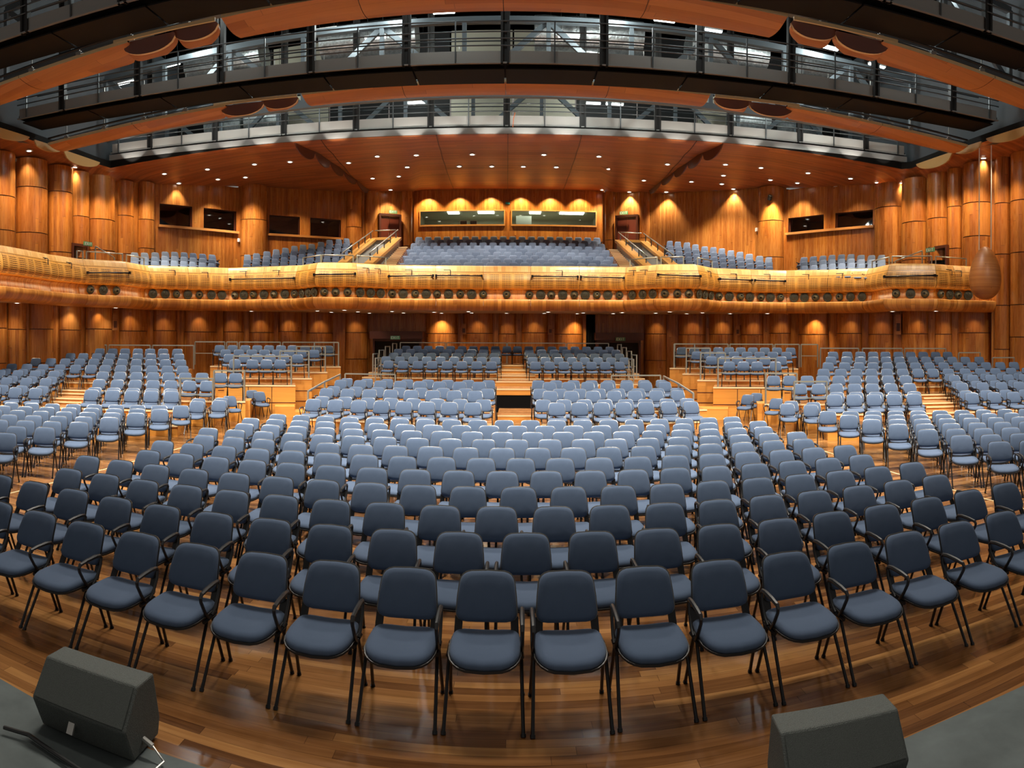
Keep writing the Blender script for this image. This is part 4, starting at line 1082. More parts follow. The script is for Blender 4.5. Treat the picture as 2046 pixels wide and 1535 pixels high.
def seat_fn(T, z0):
    return lambda x, y, h: Vector((x, y, z0 + T * h + .020 * (x / .23) ** 2 + .018 * ((y + .345) / .24) ** 2 * (.35 if y > -.345 else -.9)))
def back_fn(T, o):
    # v in [-1,1] up the back; concave towards the sitter, leaning back
    def f(x, v, h):
        z = .684 + .156 * v; y = -.060 + .060 * v + .016 * v * v - .035 * (x / .22) ** 2
        return Vector((x, y - (T * h) + o, z + T * h * .3))
    return f
def chair_meshes(N):
    S = {}
    a = MB(); pad(a, outline_seat(N), RT, seat_fn(.052, .425)); S['seat'] = (a, FAB)
    a = MB(); pad(a, [(x * 1.035, -.345 + (y + .345) * 1.03) for x, y in outline_seat(N)], [(.9, 1), (1, .8), (1, .3), (.9, 0)], seat_fn(.028, .404)); S['seat_shell'] = (a, BLACKP)
    a = MB(); pad(a, outline_back(N), RT, back_fn(.045, 0)); S['backrest'] = (a, FAB)
    a = MB(); pad(a, [(x * 1.03, y * 1.025) for x, y in outline_back(N)], [(.95, 1), (1, .9), (1.0, .35), (.9, 0)], back_fn(.020, .016)); S['back_shell'] = (a, RIM)
    a = MB()
    for s in (-1, 1):
        a.bar((s * .20, -.175, .425), (s * .195, -.105, .56), .055, .014, up=Vector((0, 1, 0)))
        a.tube([(s * .243, -.40, .415), (s * .243, -.20, .415)], .016, 6)
    a.bar((-.24, -.30, .408), (.24, -.30, .408), .03, .02)
    S['under_frame'] = (a, BLACKM)
    n = 7 if N > 16 else 5
    for s in (-1, 1):
        a = MB(); a.tube([(s * .240, -.33, .43), (s * .254, -.585, .0)], [.0125, .0125], n); a.tube([(s * .2535, -.575, .018), (s * .254, -.585, 0)], .017, n); S['leg', s, 'f'] = (a, BLACKM)
        a = MB(); a.tube([(s * .240, -.27, .43), (s * .254, -.085, .0)], [.0125, .0125], n); a.tube([(s * .2535, -.095, .018), (s * .254, -.085, 0)], .017, n); S['leg', s, 'r'] = (a, BLACKM)
    for s in (-1, 1):
        a = MB(); x = s * .247
        pts = [(s * .246, -.335, .425), (x, -.40, .50), (x, -.455, .585), (x, -.462, .615), (x, -.445, .638), (x, -.36, .648), (x, -.24, .652), (x, -.175, .645), (x, -.150, .62), (x, -.165, .55), (x, -.225, .46), (s * .246, -.275, .425)]
        a.tube(pts, [.013, .013, .013, .014, .016, .018, .018, .016, .013, .012, .013, .013], n)
        S['armrest', s] = (a, BLACKP)
    return S
CMH = chair_meshes(24)
# choose the three hundred chairs that show largest; the rest become one mass
for c in CH:
    px, py = proj((c['p'].x, c['p'].y, c['p'].z + .8)); c['px'] = px; c['py'] = py; c['r'] = c['p'].xy.length
    c['vis'] = -40 < px < 2086
def wall_r(x):
    q = on_poly(LOWP, x); return q.xy.length if q else 24.0
CH = [c for c in CH if c['vis'] and c['r'] < wall_r(c['px']) - .5]
# row ends and neighbours decide the arm side
rowsd = {}
for c in CH: rowsd.setdefault((c['block'], c['row']), []).append(c)
for key, L in rowsd.items():
    L.sort(key=lambda c: c['px'])
    for i, c in enumerate(L):
        c['n'] = i + 1; c['N'] = len(L)
        right = c['px'] < 1030
        c['arms'] = [1] if right else [-1]
        if key[0] == 'central' and key[1] in (1, 3, 5, 7, 9, 11) and 1060 < c['px'] < 1180 and c['px'] > 1030: c['arms'] = [-1] if i % 2 else []
        if i == 0 and right and key[0] != 'central': c['arms'] = [1, -1]
        if i == 0 and key[0] == 'central' and key[1] > 2: c['arms'] = [-1, 1]
        if i == len(L) - 1 and key[0] == 'central' and key[1] > 2: c['arms'] = [-1, 1]
        if c.get('end'): c['arms'] = [-1, 1]
        if key[0].startswith('loose'): c['arms'] = [-1, 1]
CH.sort(key=lambda c: c['r'])
IND, REST = CH[:300], CH[300:]
def chair_label(c):
    b, r, n, N = c['block'], c['row'], c['n'], c['N']
    if b == 'central':
        rn = 'front' if r == 1 else ordn(r)
        if n <= (N + 1) // 2: return 'blue padded chair, %s from the left in the %s row of the central block' % (ordn(n), rn)
        return 'blue padded chair, %s from the right in the %s row of the central block' % (ordn(N - n + 1), rn)
    if b in ('left side', 'right side'):
        k = N - n + 1 if b == 'left side' else n
        return 'blue padded chair, %s from the aisle in the %s row, %s floor block' % (ordn(k), ordn(r), b.split()[0])
    if b.startswith('raised'):
        k = n if 'left' in b else N - n + 1
        return 'blue padded chair, %s from the outer end, %s row of the raised %s seats' % (ordn(k), ordn(r), b.split()[1])
    if b.startswith('loose'): return 'blue padded chair standing loose by the %s platform, number %s from the left' % (b.split()[1], ordn(n))
    side = 'left' if 'left' in b else 'right'; k = N - n + 1 if side == 'left' else n
    return 'blue padded chair, %s from the inner end, %s row of the %s %s' % (ordn(k), ordn(r), side, 'terrace' if 'terrace' in b else 'platform')
NAMES = {'leg': 'leg', 'armrest': 'armrest'}
meshes = {}
for key, (m, mt) in CMH.items():
    nm = key if isinstance(key, str) else key[0]
    o = m.build(nm, mt, None, 'auto' if nm not in ('seat', 'backrest') else True)
    meshes[key] = (o, nm)
used = {k: False for k in meshes}
SUB = {'seat_shell': 'seat', 'back_shell': 'backrest'}
for c in IND:
    r = thing('stacking_chair', chair_label(c), 'chair', c['p'], c['rz'], 'blue chairs, ' + c['block'] + (' block' if c['block'] in ('central', 'left side', 'right side') else ' seats'))
    made = {}
    for key, (src, nm) in meshes.items():
        if isinstance(key, tuple) and key[0] == 'armrest' and key[1] not in c['arms']: continue
        if not used[key]: o = src; used[key] = True
        else: o = src.copy(); COL.objects.link(o)
        made[nm] = o
        o.parent = made[SUB[nm]] if nm in SUB else r
# the distant remainder, one mass
lo = chair_meshes(14)
mats = [FAB, BLACKP, RIM, BLACKM]; mb = MB()
for c in REST:
    M = Matrix.Translation(c['p']) @ Matrix.Rotation(c['rz'], 4, 'Z')
    for key, (m, mt) in lo.items():
        if isinstance(key, tuple) and key[0] == 'armrest' and key[1] not in c['arms']: continue
        mb.add([M @ Vector(v) for v in m.v], m.f, mats.index(mt))
o = mb.build('distant_chairs', mats, None, 'auto')
tag(o, 'the many more distant blue padded chairs filling the terraces and rear rows', 'chairs', None, 'stuff')
print([(chair_label(c)) for c in IND[296:]])
print('chairs', len(CH), 'individual', len(IND), 'rest', len(REST), 'min r rest', REST[0]['r'])

# ------------------------------------------------------------------ balcony seats (fixed theatre seats)
BP1, BP2, BP3, BP4 = MB(), MB(), MB(), MB()
pad(BP1, [(x * 1.02, y) for x, y in outline_back(14)], RT, lambda x, v, h: Vector((x, .02 + .085 * v - .05 * h, .66 + .24 * v + .01 * h)))
pad(BP2, outline_seat(14), RT, lambda x, y, h: Vector((x, y + .06, .40 + .07 * h)))
for q_, BPX in ((-1, BP3), (1, BP4)):
    BPX.box(q_ * .232 - .02, q_ * .232 + .02, -.42, -.02, .56, .60); BPX.box(q_ * .232 - .012, q_ * .232 + .012, -.25, -.05, 0, .56)
BPARTS = [(BP1, 'backrest', FABB), (BP2, 'seat', FABB), (BP3, 'armrest', BLACKP), (BP4, 'armrest', BLACKP)]
bprotos = []
BSEATS = []
for k in range(9):
    Y = 29.3 + .95 * k; ztop = EYE + Y * (YH - (524 - 52 * (k / 8) ** .93)) / F; zf = ztop - .9
    xa, xb = 800 - 0 * k + (836 - 800) * k / 8, 1228 + (1192 - 1228) * k / 8
    n = 20 if k % 2 == 0 else 19
    Xa, Xb = at_Y(xa, 500, Y).x, at_Y(xb, 500, Y).x
    for j in range(n):
        sft = 0 if k % 2 == 0 else .5
        X = Xa + (Xb - Xa) * (j + sft) / 19
        BSEATS.append((Vector((X, Y, zf)), 0, 'centre', k + 1, j + 1, n, 1.0))
mbt = MB()
for k in range(9):
    Y = 29.3 + .95 * k; ztop = EYE + Y * (YH - (524 - 52 * (k / 8) ** .93)) / F; zf = ztop - .9
    Xa, Xb = at_Y(790, 500, 30).x + .3 - .0, at_Y(1240, 500, 30).x - .1
    mbt.box(Xa, Xb, Y - .72, Y + .5 if k < 8 else YB, 5.0, zf)
# side blocks: tilted rows climbing with the wall behind them
def side_seats(sgn):
    def X(px): return px if sgn < 0 else 2 * 1014.5 - px
    blocks = [((484, 506), [(494, 508.5), (512.5, 506), (533, 502), (551.6, 498), (570, 495), (588, 491), (605, 488.5), (622.5, 487), (641, 483), (658, 479), (676, 477.5), (692, 476)], 5, 'inner'),
              (None, [(269, 504), (289, 504.5), (310, 504), (330, 502.5), (349, 503), (368, 504), (386, 505.5), (405, 507), (424, 508.5)], 4, 'outer')]
    for _, top, nr, nm in blocks:
        nc = len(top)
        for q in range(nr):                     # q = 0 rearmost, stepping down and forward towards the balcony front
            L = []
            for j, (px, py) in enumerate(top):
                r0 = 33.2 + (px - 494) * .006 if nm == 'inner' else 30.4 + (px - 269) * .0085
                r0 -= .35 if sgn > 0 and nm == 'outer' else 0
                r = r0 - (.92 if nm == 'inner' else .80) * q; x = px - (1.2 + .6 * (px - 560) / 130) * q * (1 if nm == 'inner' else 0) - (.6 * q if nm == 'outer' else 0)
                y = py + (9.5 if nm == 'inner' else 8.8) * q
                if y > 533: continue
                p = at_r(X(x), y + (0 if sgn < 0 else 5.0), r); p.z -= .9; L.append((p, j))
            if len(L) < 2: continue
            for i, (p, j) in enumerate(L):
                a, b = L[max(0, i - 1)][0], L[min(len(L) - 1, i + 1)][0]; d = (b - a) * (1 if sgn < 0 else -1)
                sp = d.xy.length / (2 if 0 < i < len(L) - 1 else 1)
                BSEATS.append((p, math.atan2(d.y, d.x), ('left ' if sgn < 0 else 'right ') + nm, nr - q, (j + 1) if sgn < 0 else nc - j, nc, min(1.0, (sp - .02) / .515)))
side_seats(-1); side_seats(1)
first = True
order = sorted(range(len(BSEATS)), key=lambda i: BSEATS[i][0].xy.length)
ind_b = set(order[:300])
restb = MB()
cnt = {}
for i, (p, rz, blk, rw, j, n, sc) in enumerate(BSEATS):
    if i in ind_b:
        o = thing('theatre_chair', 'grey-blue balcony chair, %s from the left, %s row up in the %s block' % (ordn(j), ordn(rw), blk), 'theatre chair', p, rz, 'balcony chairs, %s block' % blk)
        o.scale = (sc, 1, 1)
        if first:
            for m_, nm_, mt_ in BPARTS: bprotos.append(m_.build(nm_, mt_, o, 'auto'))
            first = False
        else:
            for q_ in bprotos: c_ = q_.copy(); COL.objects.link(c_); c_.parent = o
    else:
        M = Matrix.Translation(p) @ Matrix.Rotation(rz, 4, 'Z')
        for m_, nm_, mt_ in BPARTS: restb.add([M @ Vector((v[0] * sc, v[1], v[2])) for v in m_.v], m_.f, 1 if mt_ is BLACKP else 0)
if restb.v: tag(restb.build('distant_theatre_chairs', [FABB, BLACKP], None, 'auto'), 'the farthest grey-blue seats at the back of the balcony', 'seats', None, 'stuff')
# treads below the side blocks, gently stepped
for (p, rz, blk, rw, j, n, sc) in BSEATS:
    if blk == 'centre': continue
    M = Matrix.Translation(p) @ Matrix.Rotation(rz, 4, 'Z'); mbt.box(-.26, .26, -.36, .36, -(p.z - 5.0), -.004, 0, M)
struct('floor_balcony_steps', mbt, CARPET)

# balcony stairwells with sloping parapets
def vomitory(sgn):
    def PX(x, y, r):
        if sgn < 0: return at_r(x, y, r)
        return at_r(2029 - x, y + 5, r)
    side = 'left' if sgn < 0 else 'right'
    root = thing('stairwell_parapet', '%s balcony stairwell with sloping wood-capped grey parapets' % side, 'parapet', (0, 0, 0), 0, 'balcony stairwell parapets')
    A0, A1 = PX(684, 524, 28.6), PX(744, 477, 35.2); B0, B1 = PX(736, 526, 28.6), PX(794, 475, 35.2)
    for a, b, nm in ((A0, A1, 'side_wall'), (B0, B1, 'side_wall'), (A1, B1, 'end_wall')):
        mb = MB(); d = Vector((0, 0, 1))
        v = Vector((b - a)); sd = v.cross(d).normalized() * .1
        vs = [a - sd, a + sd, b + sd, b - sd]; lowv = [Vector((p.x, p.y, 5.0)) for p in vs]; top = [p - d * .1 for p in vs]
        mb.add(lowv + top, [(0, 3, 2, 1), (4, 5, 6, 7), (0, 1, 5, 4), (1, 2, 6, 5), (2, 3, 7, 6), (3, 0, 4, 7)]); mb.build(nm, PLASTER, root)
        mb = MB(); mb.bar(a - d * .05, b - d * .05, .42, .14); mb.build('wood_cap', W_CAP, root)
    for a, b, lab in ((A0, A1, 'outer'), (B0, B1, 'inner')):
        r = thing('stair_handrail', '%s handrail on the %s balcony stairwell parapet' % (lab, side), 'handrail', (0, 0, 0), 0, 'balcony stairwell handrails')
        d = Vector((0, 0, .42)); mb = MB(); mb.tube([a + d, b + d], .03, 6); mb.build('rail', RAIL, r, True)
        for t in (.04, .26, .48, .70, .92): p = a.lerp(b, t); mb = MB(); mb.box(p.x - .025, p.x + .025, p.y - .025, p.y + .025, p.z + .07, p.z + .42); mb.build('post', RAILG, r)
    r = thing('stair_handrail', 'level handrail at the head of the %s balcony stairwell' % side, 'handrail', (0, 0, 0), 0, 'balcony stairwell handrails')
    d = Vector((0, 0, .42)); mb = MB(); mb.tube([A1.lerp(B1, .08) + d, A1.lerp(B1, .92) + d], .03, 6); mb.build('rail', RAIL, r, True)
    # the steps beside it
    mb = MB(); n = 12
    for k in range(n):
        t0 = k / n; a = PX(764 + 34 * t0, 528 - 37 * t0, 28.7 + 6 * t0); b = PX(792 + 24 * t0, 528 - 37 * t0, 28.7 + 6 * t0)
        x0, x1 = min(a.x, b.x), max(a.x, b.x); mb.box(x0, x1, a.y, a.y + .9, 5.0, a.z, 0); mb.bar((x0, a.y, a.z - .02), (x1, a.y, a.z - .02), .05, .05, 1)
    struct('floor_balcony_stair_' + side, mb, [W_TREAD, EDGE])
W_CAP = mat('parapet_cap_wood', (.58, .28, .06), .35)
vomitory(-1); vomitory(1)

# ------------------------------------------------------------------ handrails
HN = {}
def rail(pts, label, h=.95, mid=True, every=1.7, posts=None, group='metal handrails'):
    """pts: foot points of the railing"""
    r = thing('handrail', label, 'handrail', (0, 0, 0), 0, group)
    P = [Vector(p) for p in pts]; up = Vector((0, 0, h))
    mb = MB()
    for a, b in zip(P[:-1], P[1:]): mb.bar(a + up, b + up, .045, .045)
    mb.build('top_rail', RAIL, r)
    if mid:
        mb = MB()
        for a, b in zip(P[:-1], P[1:]): mb.bar(a + up * .5, b + up * .5, .03, .03)
        mb.build('mid_rail', RAIL, r)
    done = []
    for a, b in zip(P[:-1], P[1:]):
        n = max(1, round((b - a).length / every))
        for k in range(n + 1):
            q = a.lerp(b, k / n)
            if any((q - d).length < .2 for d in done): continue
            done.append(q); mb = MB(); mb.box(q.x - .022, q.x + .022, q.y - .022, q.y + .022, q.z, q.z + h); mb.build('post', RAIL, r)
def feet(row, xs_, off): return [(*(row.at(x) + row.f * off), row.z) for x in xs_]
lr, rr_ = BROW['l'][7], BROW['r'][7]
for a, b, lab in ((122, 206, 'first'), (211, 295, 'second'), (300, 384, 'third')): rail(feet(lr, (a, b), -.62), 'level rail behind the left terrace top row, %s length from the wall' % lab, .98, False, 9)
for a, b, lab in ((1642, 1720, 'third'), (1728, 1809, 'second'), (1814, 1898, 'first')): rail(feet(rr_, (a, b), -.62), 'level rail behind the right terrace top row, %s length from the wall' % lab, .98, False, 9)
rail(feet(BROW['l'][6], (58, 104), -.7), 'lower stepped rail at the left wall behind the terrace', 1.0, False, 9)
rail(feet(BROW['l'][5], (-12, 37), -.7), 'lowest stepped rail at the left edge behind the terrace', 1.0, False, 9)
rail(feet(BROW['r'][6], (1926, 1970), -.7), 'lower stepped rail at the right wall behind the terrace', 1.0, False, 9)
rail(feet(BROW['r'][5], (1996, 2040), -.7), 'lowest stepped rail at the right edge behind the terrace', 1.0, False, 9)
for s, nm, L in (('l', 'left', ((385, 446), (450, 472), (476, 560), (565, 670))), ('r', 'right', ((1345, 1454), (1458, 1546), (1550, 1600), (1604, 1638)))):
    for k, (a, b) in enumerate(L):
        rail(feet(MROW[s][3], (a, b), -.75), 'level rail behind the %s platform top row, %s length' % (nm, ordn(k + 1)), .98, k in (0, 3), 3)
    fronts = ((470, 582), (560, 616), (592, 648), (627, 674)) if s == 'l' else ((1436, 1548), (1402, 1450), (1374, 1420), (1350, 1390))
    for i, (a, b) in enumerate(fronts):
        rail(feet(MROW[s][i], (a, b), .665), 'front guard rail of the %s platform, %s step up' % (nm, ordn(i + 1)), .98, True, 2.6)
rail(feet(BROW['l'][3], (431, 490), .655), 'guard rail in front of two chairs at the inner end of the left terrace', .95, True, 3)
rail(feet(BROW['l'][2], (366, 429), .655), 'low guard rail before the two innermost chairs of the left terrace', .95, True, 4)
rail(feet(BROW['r'][3], (1530, 1590), .655), 'guard rail in front of two chairs at the inner end of the right terrace', .95, True, 3)
rail(feet(BROW['r'][2], (1585, 1648), .655), 'low guard rail before the two innermost chairs of the right terrace', .95, True, 4)
rb = Row(XC, 31.9, 0, 1.475)
for k, (a, b) in enumerate(((800, 890), (893, 1012), (1014, 1130), (1133, 1216))): rail([(*rb.at(a), 1.475), (*rb.at(b), 1.475)], 'level rail along the back of the rear centre rows, %s length from the left' % ordn(k + 1), 1.0, False, 9)
for s, L in (('left', ((755, 25.3, .905), (750, 26.6, 1.05), (762, 27.8, 1.19), (774, 29.0, 1.34), (788, 30.2, 1.475))), ('right', ((1262, 25.3, .905), (1268, 26.6, 1.05), (1258, 27.8, 1.19), (1248, 29.0, 1.34), (1238, 30.2, 1.475)))):
    for k, (x, d, z) in enumerate(L):
        p = at_Y(x, 700, d); rail([(p.x, d - .45, z), (p.x, d + .6, z)], '%s step of the side rail on the %s of the rear centre rows' % (ordn(k + 1), s), .95, True, 4)
for s, pts in (('left', ((690, 21.6, .45), (790, 21.6, .45))), ('right', ((1222, 21.6, .45), (1320, 21.6, .45)))):
    rail([(*at_Y(x, 700, d).xy, z) for x, d, z in pts], 'level rail behind the raised centre seats, %s half' % s, .95, False, 9)
for s, pts in (('left', ((680, 21.0, .45), (649, 19.2, .31), (616, 17.4, .15))), ('right', ((1326, 21.0, .45), (1356, 19.2, .31), (1386, 17.4, .15)))):
    rail([(*at_Y(x, 700, d).xy, z) for x, d, z in pts], 'sloping grey-green rail down the %s side of the raised centre seats' % s, .95, False, 9)
# balcony handrails at the cap
for i, (pts, lab) in enumerate((((( 153, 165), (172, 244)), 'over the left bulge'), (((252, 287), ), 'right of the left bulge'), (((605, 640), (642, 705)), 'over the bulge left of centre'), (((713, 770), ), 'by the left stairwell'), (((1258, 1312), ), 'by the right stairwell'), (((1320, 1365), (1393, 1422)), 'over the bulge right of centre'), (((1742, 1776), (1782, 1861)), 'over the right bulge'), (((1869, 1930), ), 'at the right end'))):
    r = thing('balcony_handrail', 'thin handrail on the balcony cap %s' % lab, 'handrail', (0, 0, 0), 0, 'balcony cap handrails')
    for a, b in pts:
        pa, _ = bal_on(a, -.3); pb, _ = bal_on(b, -.3)
        A = Vector((pa.x, pa.y, 5.72)); B = Vector((pb.x, pb.y, 5.72)); u = Vector((0, 0, .32))
        mb = MB(); mb.tube([A + u, B + u], .026, 6); mb.build('rail', RAIL, r, True)
        for p in (A, B): mb = MB(); mb.box(p.x - .02, p.x + .02, p.y - .02, p.y + .02, 5.70, 6.05); mb.build('post', RAIL, r)
for sgn, (x0, y0, x1, y1) in (('left', (190, 492, 228, 515)), ('right', (1788, 522, 1842, 501))):
    a = at_r(x0, y0, 26.5); b = at_r(x1, y1, 26.5); top, low = (a, b) if a.z > b.z else (b, a)
    r = thing('stair_handrail', 'sloping handrail behind the %s bulge of the balcony' % sgn, 'handrail', (0, 0, 0), 0, 'balcony stairwell handrails')
    mb = MB(); mb.tube([low, top], .026, 6); mb.build('rail', RAIL, r, True)
    mb = MB(); mb.box(top.x - .02, top.x + .02, top.y - .02, top.y + .02, 4.95, top.z); mb.build('post', RAIL, r); mb = MB(); mb.box(low.x - .02, low.x + .02, low.y - .02, low.y + .02, 4.95, low.z); mb.build('post', RAIL, r)

# ------------------------------------------------------------------ downlights
def downlight(p, label, group, rad=.10, n=(0, 0, -1)):
    r = thing('downlight', label, 'downlight', p, 0, group)
    if 'dl' not in proto:
        a = MB(); a.lathe([(.085, .012), (.085, -.012), (.14, -.012), (.14, .012)], 14); b = MB(); b.lathe([(.085, -.006), (.085, .0)], 14)
        proto['dl'] = (a.build('trim_ring', WHITE, r), b.build('lens', LENS, r))
    else:
        for q in proto['dl']: c = q.copy(); COL.objects.link(c); c.parent = r
    r.scale = (rad / .085,) * 3
    return r
ceil_l = [(57, 301), (148, 334), (223, 360), (327, 347), (356, 366), (413, 338), (434, 358), (489, 354), (507, 328), (578, 323), (695, 325), (752, 312), (830, 309.6), (942, 308), (1085, 308.6), (1195, 312), (1332, 327.7), (812, 333.6), (916, 332), (981, 332), (1044, 332.5), (1110, 333.6), (1215, 337), (743, 356), (795, 352), (779, 379), (1285, 360), (1202, 382), (1256, 383), (1330, 386), (1448, 328), (1519, 334.6), (1613, 345), (1444, 350), (1380, 362.6), (1441, 367), (1464, 383), (1538, 359), (1592, 365), (1670, 373), (1698, 356), (1751, 364), (1801, 371), (1875, 349), (1964, 315)]
ceil_l.sort()
from mathutils.bvhtree import BVHTree
cb = BVHTree.FromPolygons([v.co for v in CEIL.data.vertices], [p.vertices for p in CEIL.data.polygons])
EYEV = Vector((0, 0, EYE))
def hit_ceiling(x, y):
    d = (at_r(x, y, 20) - EYEV).normalized(); h = cb.ray_cast(EYEV, d, 60); return h[0]
DLP = []
for i, (x, y) in enumerate(ceil_l):
    h = None
    for dy in (0, -3, -6, -9):
        h = hit_ceiling(x, y + dy)
        if h is not None: break
    if h is None: print('miss', x, y); continue
    k = len(ceil_l); lab = '%s from the left' % ordn(i + 1) if i < 23 else '%s from the right' % ordn(k - i)
    downlight(h - Vector((0, 0, .015)), 'lit round downlight in the wooden ceiling, %s' % lab, 'ceiling downlights over the balcony', .095); DLP.append(h)
sof = [(34, 608), (147, 613), (231, 616), (502, 622), (634, 621.5), (662, 626), (688, 619), (715, 624), (738, 628), (783, 622), (806, 627), (867, 624.6), (882, 628), (936, 622), (942, 627), (1012, 628), (1087, 628), (1095, 623), (1153, 629), (1165, 625.6), (1225, 628), (1243, 624), (1310, 626.6), (1338, 622.5), (1372, 629), (1403, 625.4), (1459, 628), (1533, 627), (1783, 623.7), (1870, 622.4)]
sof.sort()
SOP = []
for i, (x, y) in enumerate(sof):
    q, n = bal_on(x, .0); w = on_poly(LOWP, x)
    if q is None or w is None: continue
    rr = min(max(1.37 * F / (hz(x) - y), q.length + .6), w.xy.length - .3)
    fr = (rr - q.length) / max(.1, (w.xy.length - q.length)); z = 3.83 + .13 * fr
    p = Vector((rr * math.sin(th(x)), rr * math.cos(th(x)), z - .012))
    lab = '%s from the left' % ordn(i + 1) if i < 15 else '%s from the right' % ordn(len(sof) - i)
    downlight(p, 'lit round downlight under the balcony, %s' % lab, 'downlights under the balcony', .085); SOP.append(p)

# ------------------------------------------------------------------ hanging wooden egg
p = at_r(1968, 598, 25.3)
zb = EYE + 25.3 * (hz(1968) - 599) / F; ztop = EYE + 25.3 * (hz(1968) - 493) / F; R = 25.3 * 32.5 / F; H = ztop - zb
egg = thing('hanging_egg', 'big wooden egg hanging on two thin cables at the right end of the balcony', 'hanging egg', (p.x, p.y, zb))
prof = []
for i in range(25):
    a = PI * i / 24; h = (1 - math.cos(a)) / 2; r = R * math.sin(a) ** .92 * (1.06 - .40 * h ** 1.25) * 1.02; prof.append((max(r, .004), H * h))
mx = max(r for r, _ in prof); prof = [(r * R / mx, z) for r, z in prof]
mb = MB(); mb.lathe(prof, 40); mb.build('shell', W_EGG, egg, True)
for xx, dx in ((1955.5, -1), (1979.5, 1)):
    q = at_r(xx, 500, 25.3); mb = MB(); mb.tube([(q.x - p.x, q.y - p.y, H * .93), (q.x - p.x, q.y - p.y, 10.25 - zb)], .022, 6); mb.build('cable', WHITE, egg)

# lone spotlight on the pilaster, small wall boxes
p = on_poly(UPP, 1537, .75); z = EYE + p.xy.length * (hz(1537) - 395) / F
r = thing('wall_spotlight', 'small black spotlight aimed down the bright pilaster on the right', 'spotlight', (p.x, p.y, z))
mb = MB(); mb.lathe([(.07, -.1), (.11, -.12), (.11, .12), (.06, .15)], 12, M=Matrix.Rotation(.6, 4, 'X')); mb.build('lamp_body', BLACKM, r); mb = MB(); mb.box(-.02, .02, 0, .5, -.02, .02); mb.build('bracket', BLACKM, r)
for k, (x0, x1, y0, y1, P_, lab) in enumerate(((225, 235, 626, 660, LOWP, 'narrow wall loudspeaker panel under the balcony at far left'), (922, 931, 647, 668, LOWP, 'narrow wall loudspeaker panel left of the centre pillar'), (1095, 1104, 650, 668, LOWP, 'narrow wall loudspeaker panel right of the centre pillar'), (1470, 1478, 650, 670, LOWP, 'narrow wall loudspeaker panel above the right platform'), (1789, 1800, 628, 668, LOWP, 'narrow wall loudspeaker panel under the right bulge'), (2019, 2024, 640, 665, UPP, 'narrow box on the right side wall'))):
    a = on_poly(P_, x0, .35); b = on_poly(P_, x1, .35); n = inward(a, b); rr = a.xy.length
    z0 = EYE + rr * (hz(x0) - y1) / F; z1 = EYE + rr * (hz(x0) - y0) / F; mid = (a + b) / 2; w = (b - a).xy.length
    r = thing('wall_loudspeaker', lab, 'loudspeaker', (mid.x, mid.y, z0), math.atan2((b - a).y, (b - a).x), 'narrow wall loudspeakers')
    mb = MB(); mb.box(-w / 2, w / 2, 0, .32, 0, z1 - z0); mb.build('cabinet', W_EGG, r); mb = MB(); mb.box(-w * .3, w * .3, -.012, 0, (z1 - z0) * .15, (z1 - z0) * .55); mb.build('grille', DARKW, r)
for k, (x, y, lab) in enumerate(((476, 480, 'tiny white wall sensor beside the left pilaster above the balcony chairs'), (1511, 459, 'tiny white wall sensor beside the bright right pilaster'))):
    p = on_poly(UPP, x, .12); z = EYE + p.xy.length * (hz(x) - y) / F; mb = MB(); mb.box(p.x - .05, p.x + .05, p.y - .04, p.y + .1, z - .09, z + .09)
    tag(mb.build('wall_sensor', WHITE, None), lab, 'sensor')
# black strip added for the dark gap in the back wall
a = on_poly(LOWP, 1171, .12); b = on_poly(LOWP, 1189, .12); mb = MB(); n = 12
P = [[Vector((*(a.lerp(b, i / n).xy + inward(a, b) * (.06 * math.sin(i * 2.1))), z)) for z in (1.5, 3.93)] for i in range(n + 1)]
mb.grid(P); mb.grid([[p - Vector((0, -.05, 0)) for p in row] for row in P], flip=True)
tag(mb.build('gap_strip', BLACKC, None, True), 'narrow black strip filling the dark gap in the back wall under the balcony', 'dark strip')
# yellow fittings and orange cable on the lowest catwalk
p = at_Y(1027, 225, 25.4); mb = MB(); mb.tube([p, p - Vector((.06, 0, .25)), p - Vector((.08, -.02, .55))], .018, 6)
tag(mb.build('hanging_cable', mat('orange_cable', (.8, .22, .08), .5), None), 'short orange cable hanging from the lowest catwalk at centre', 'cable')

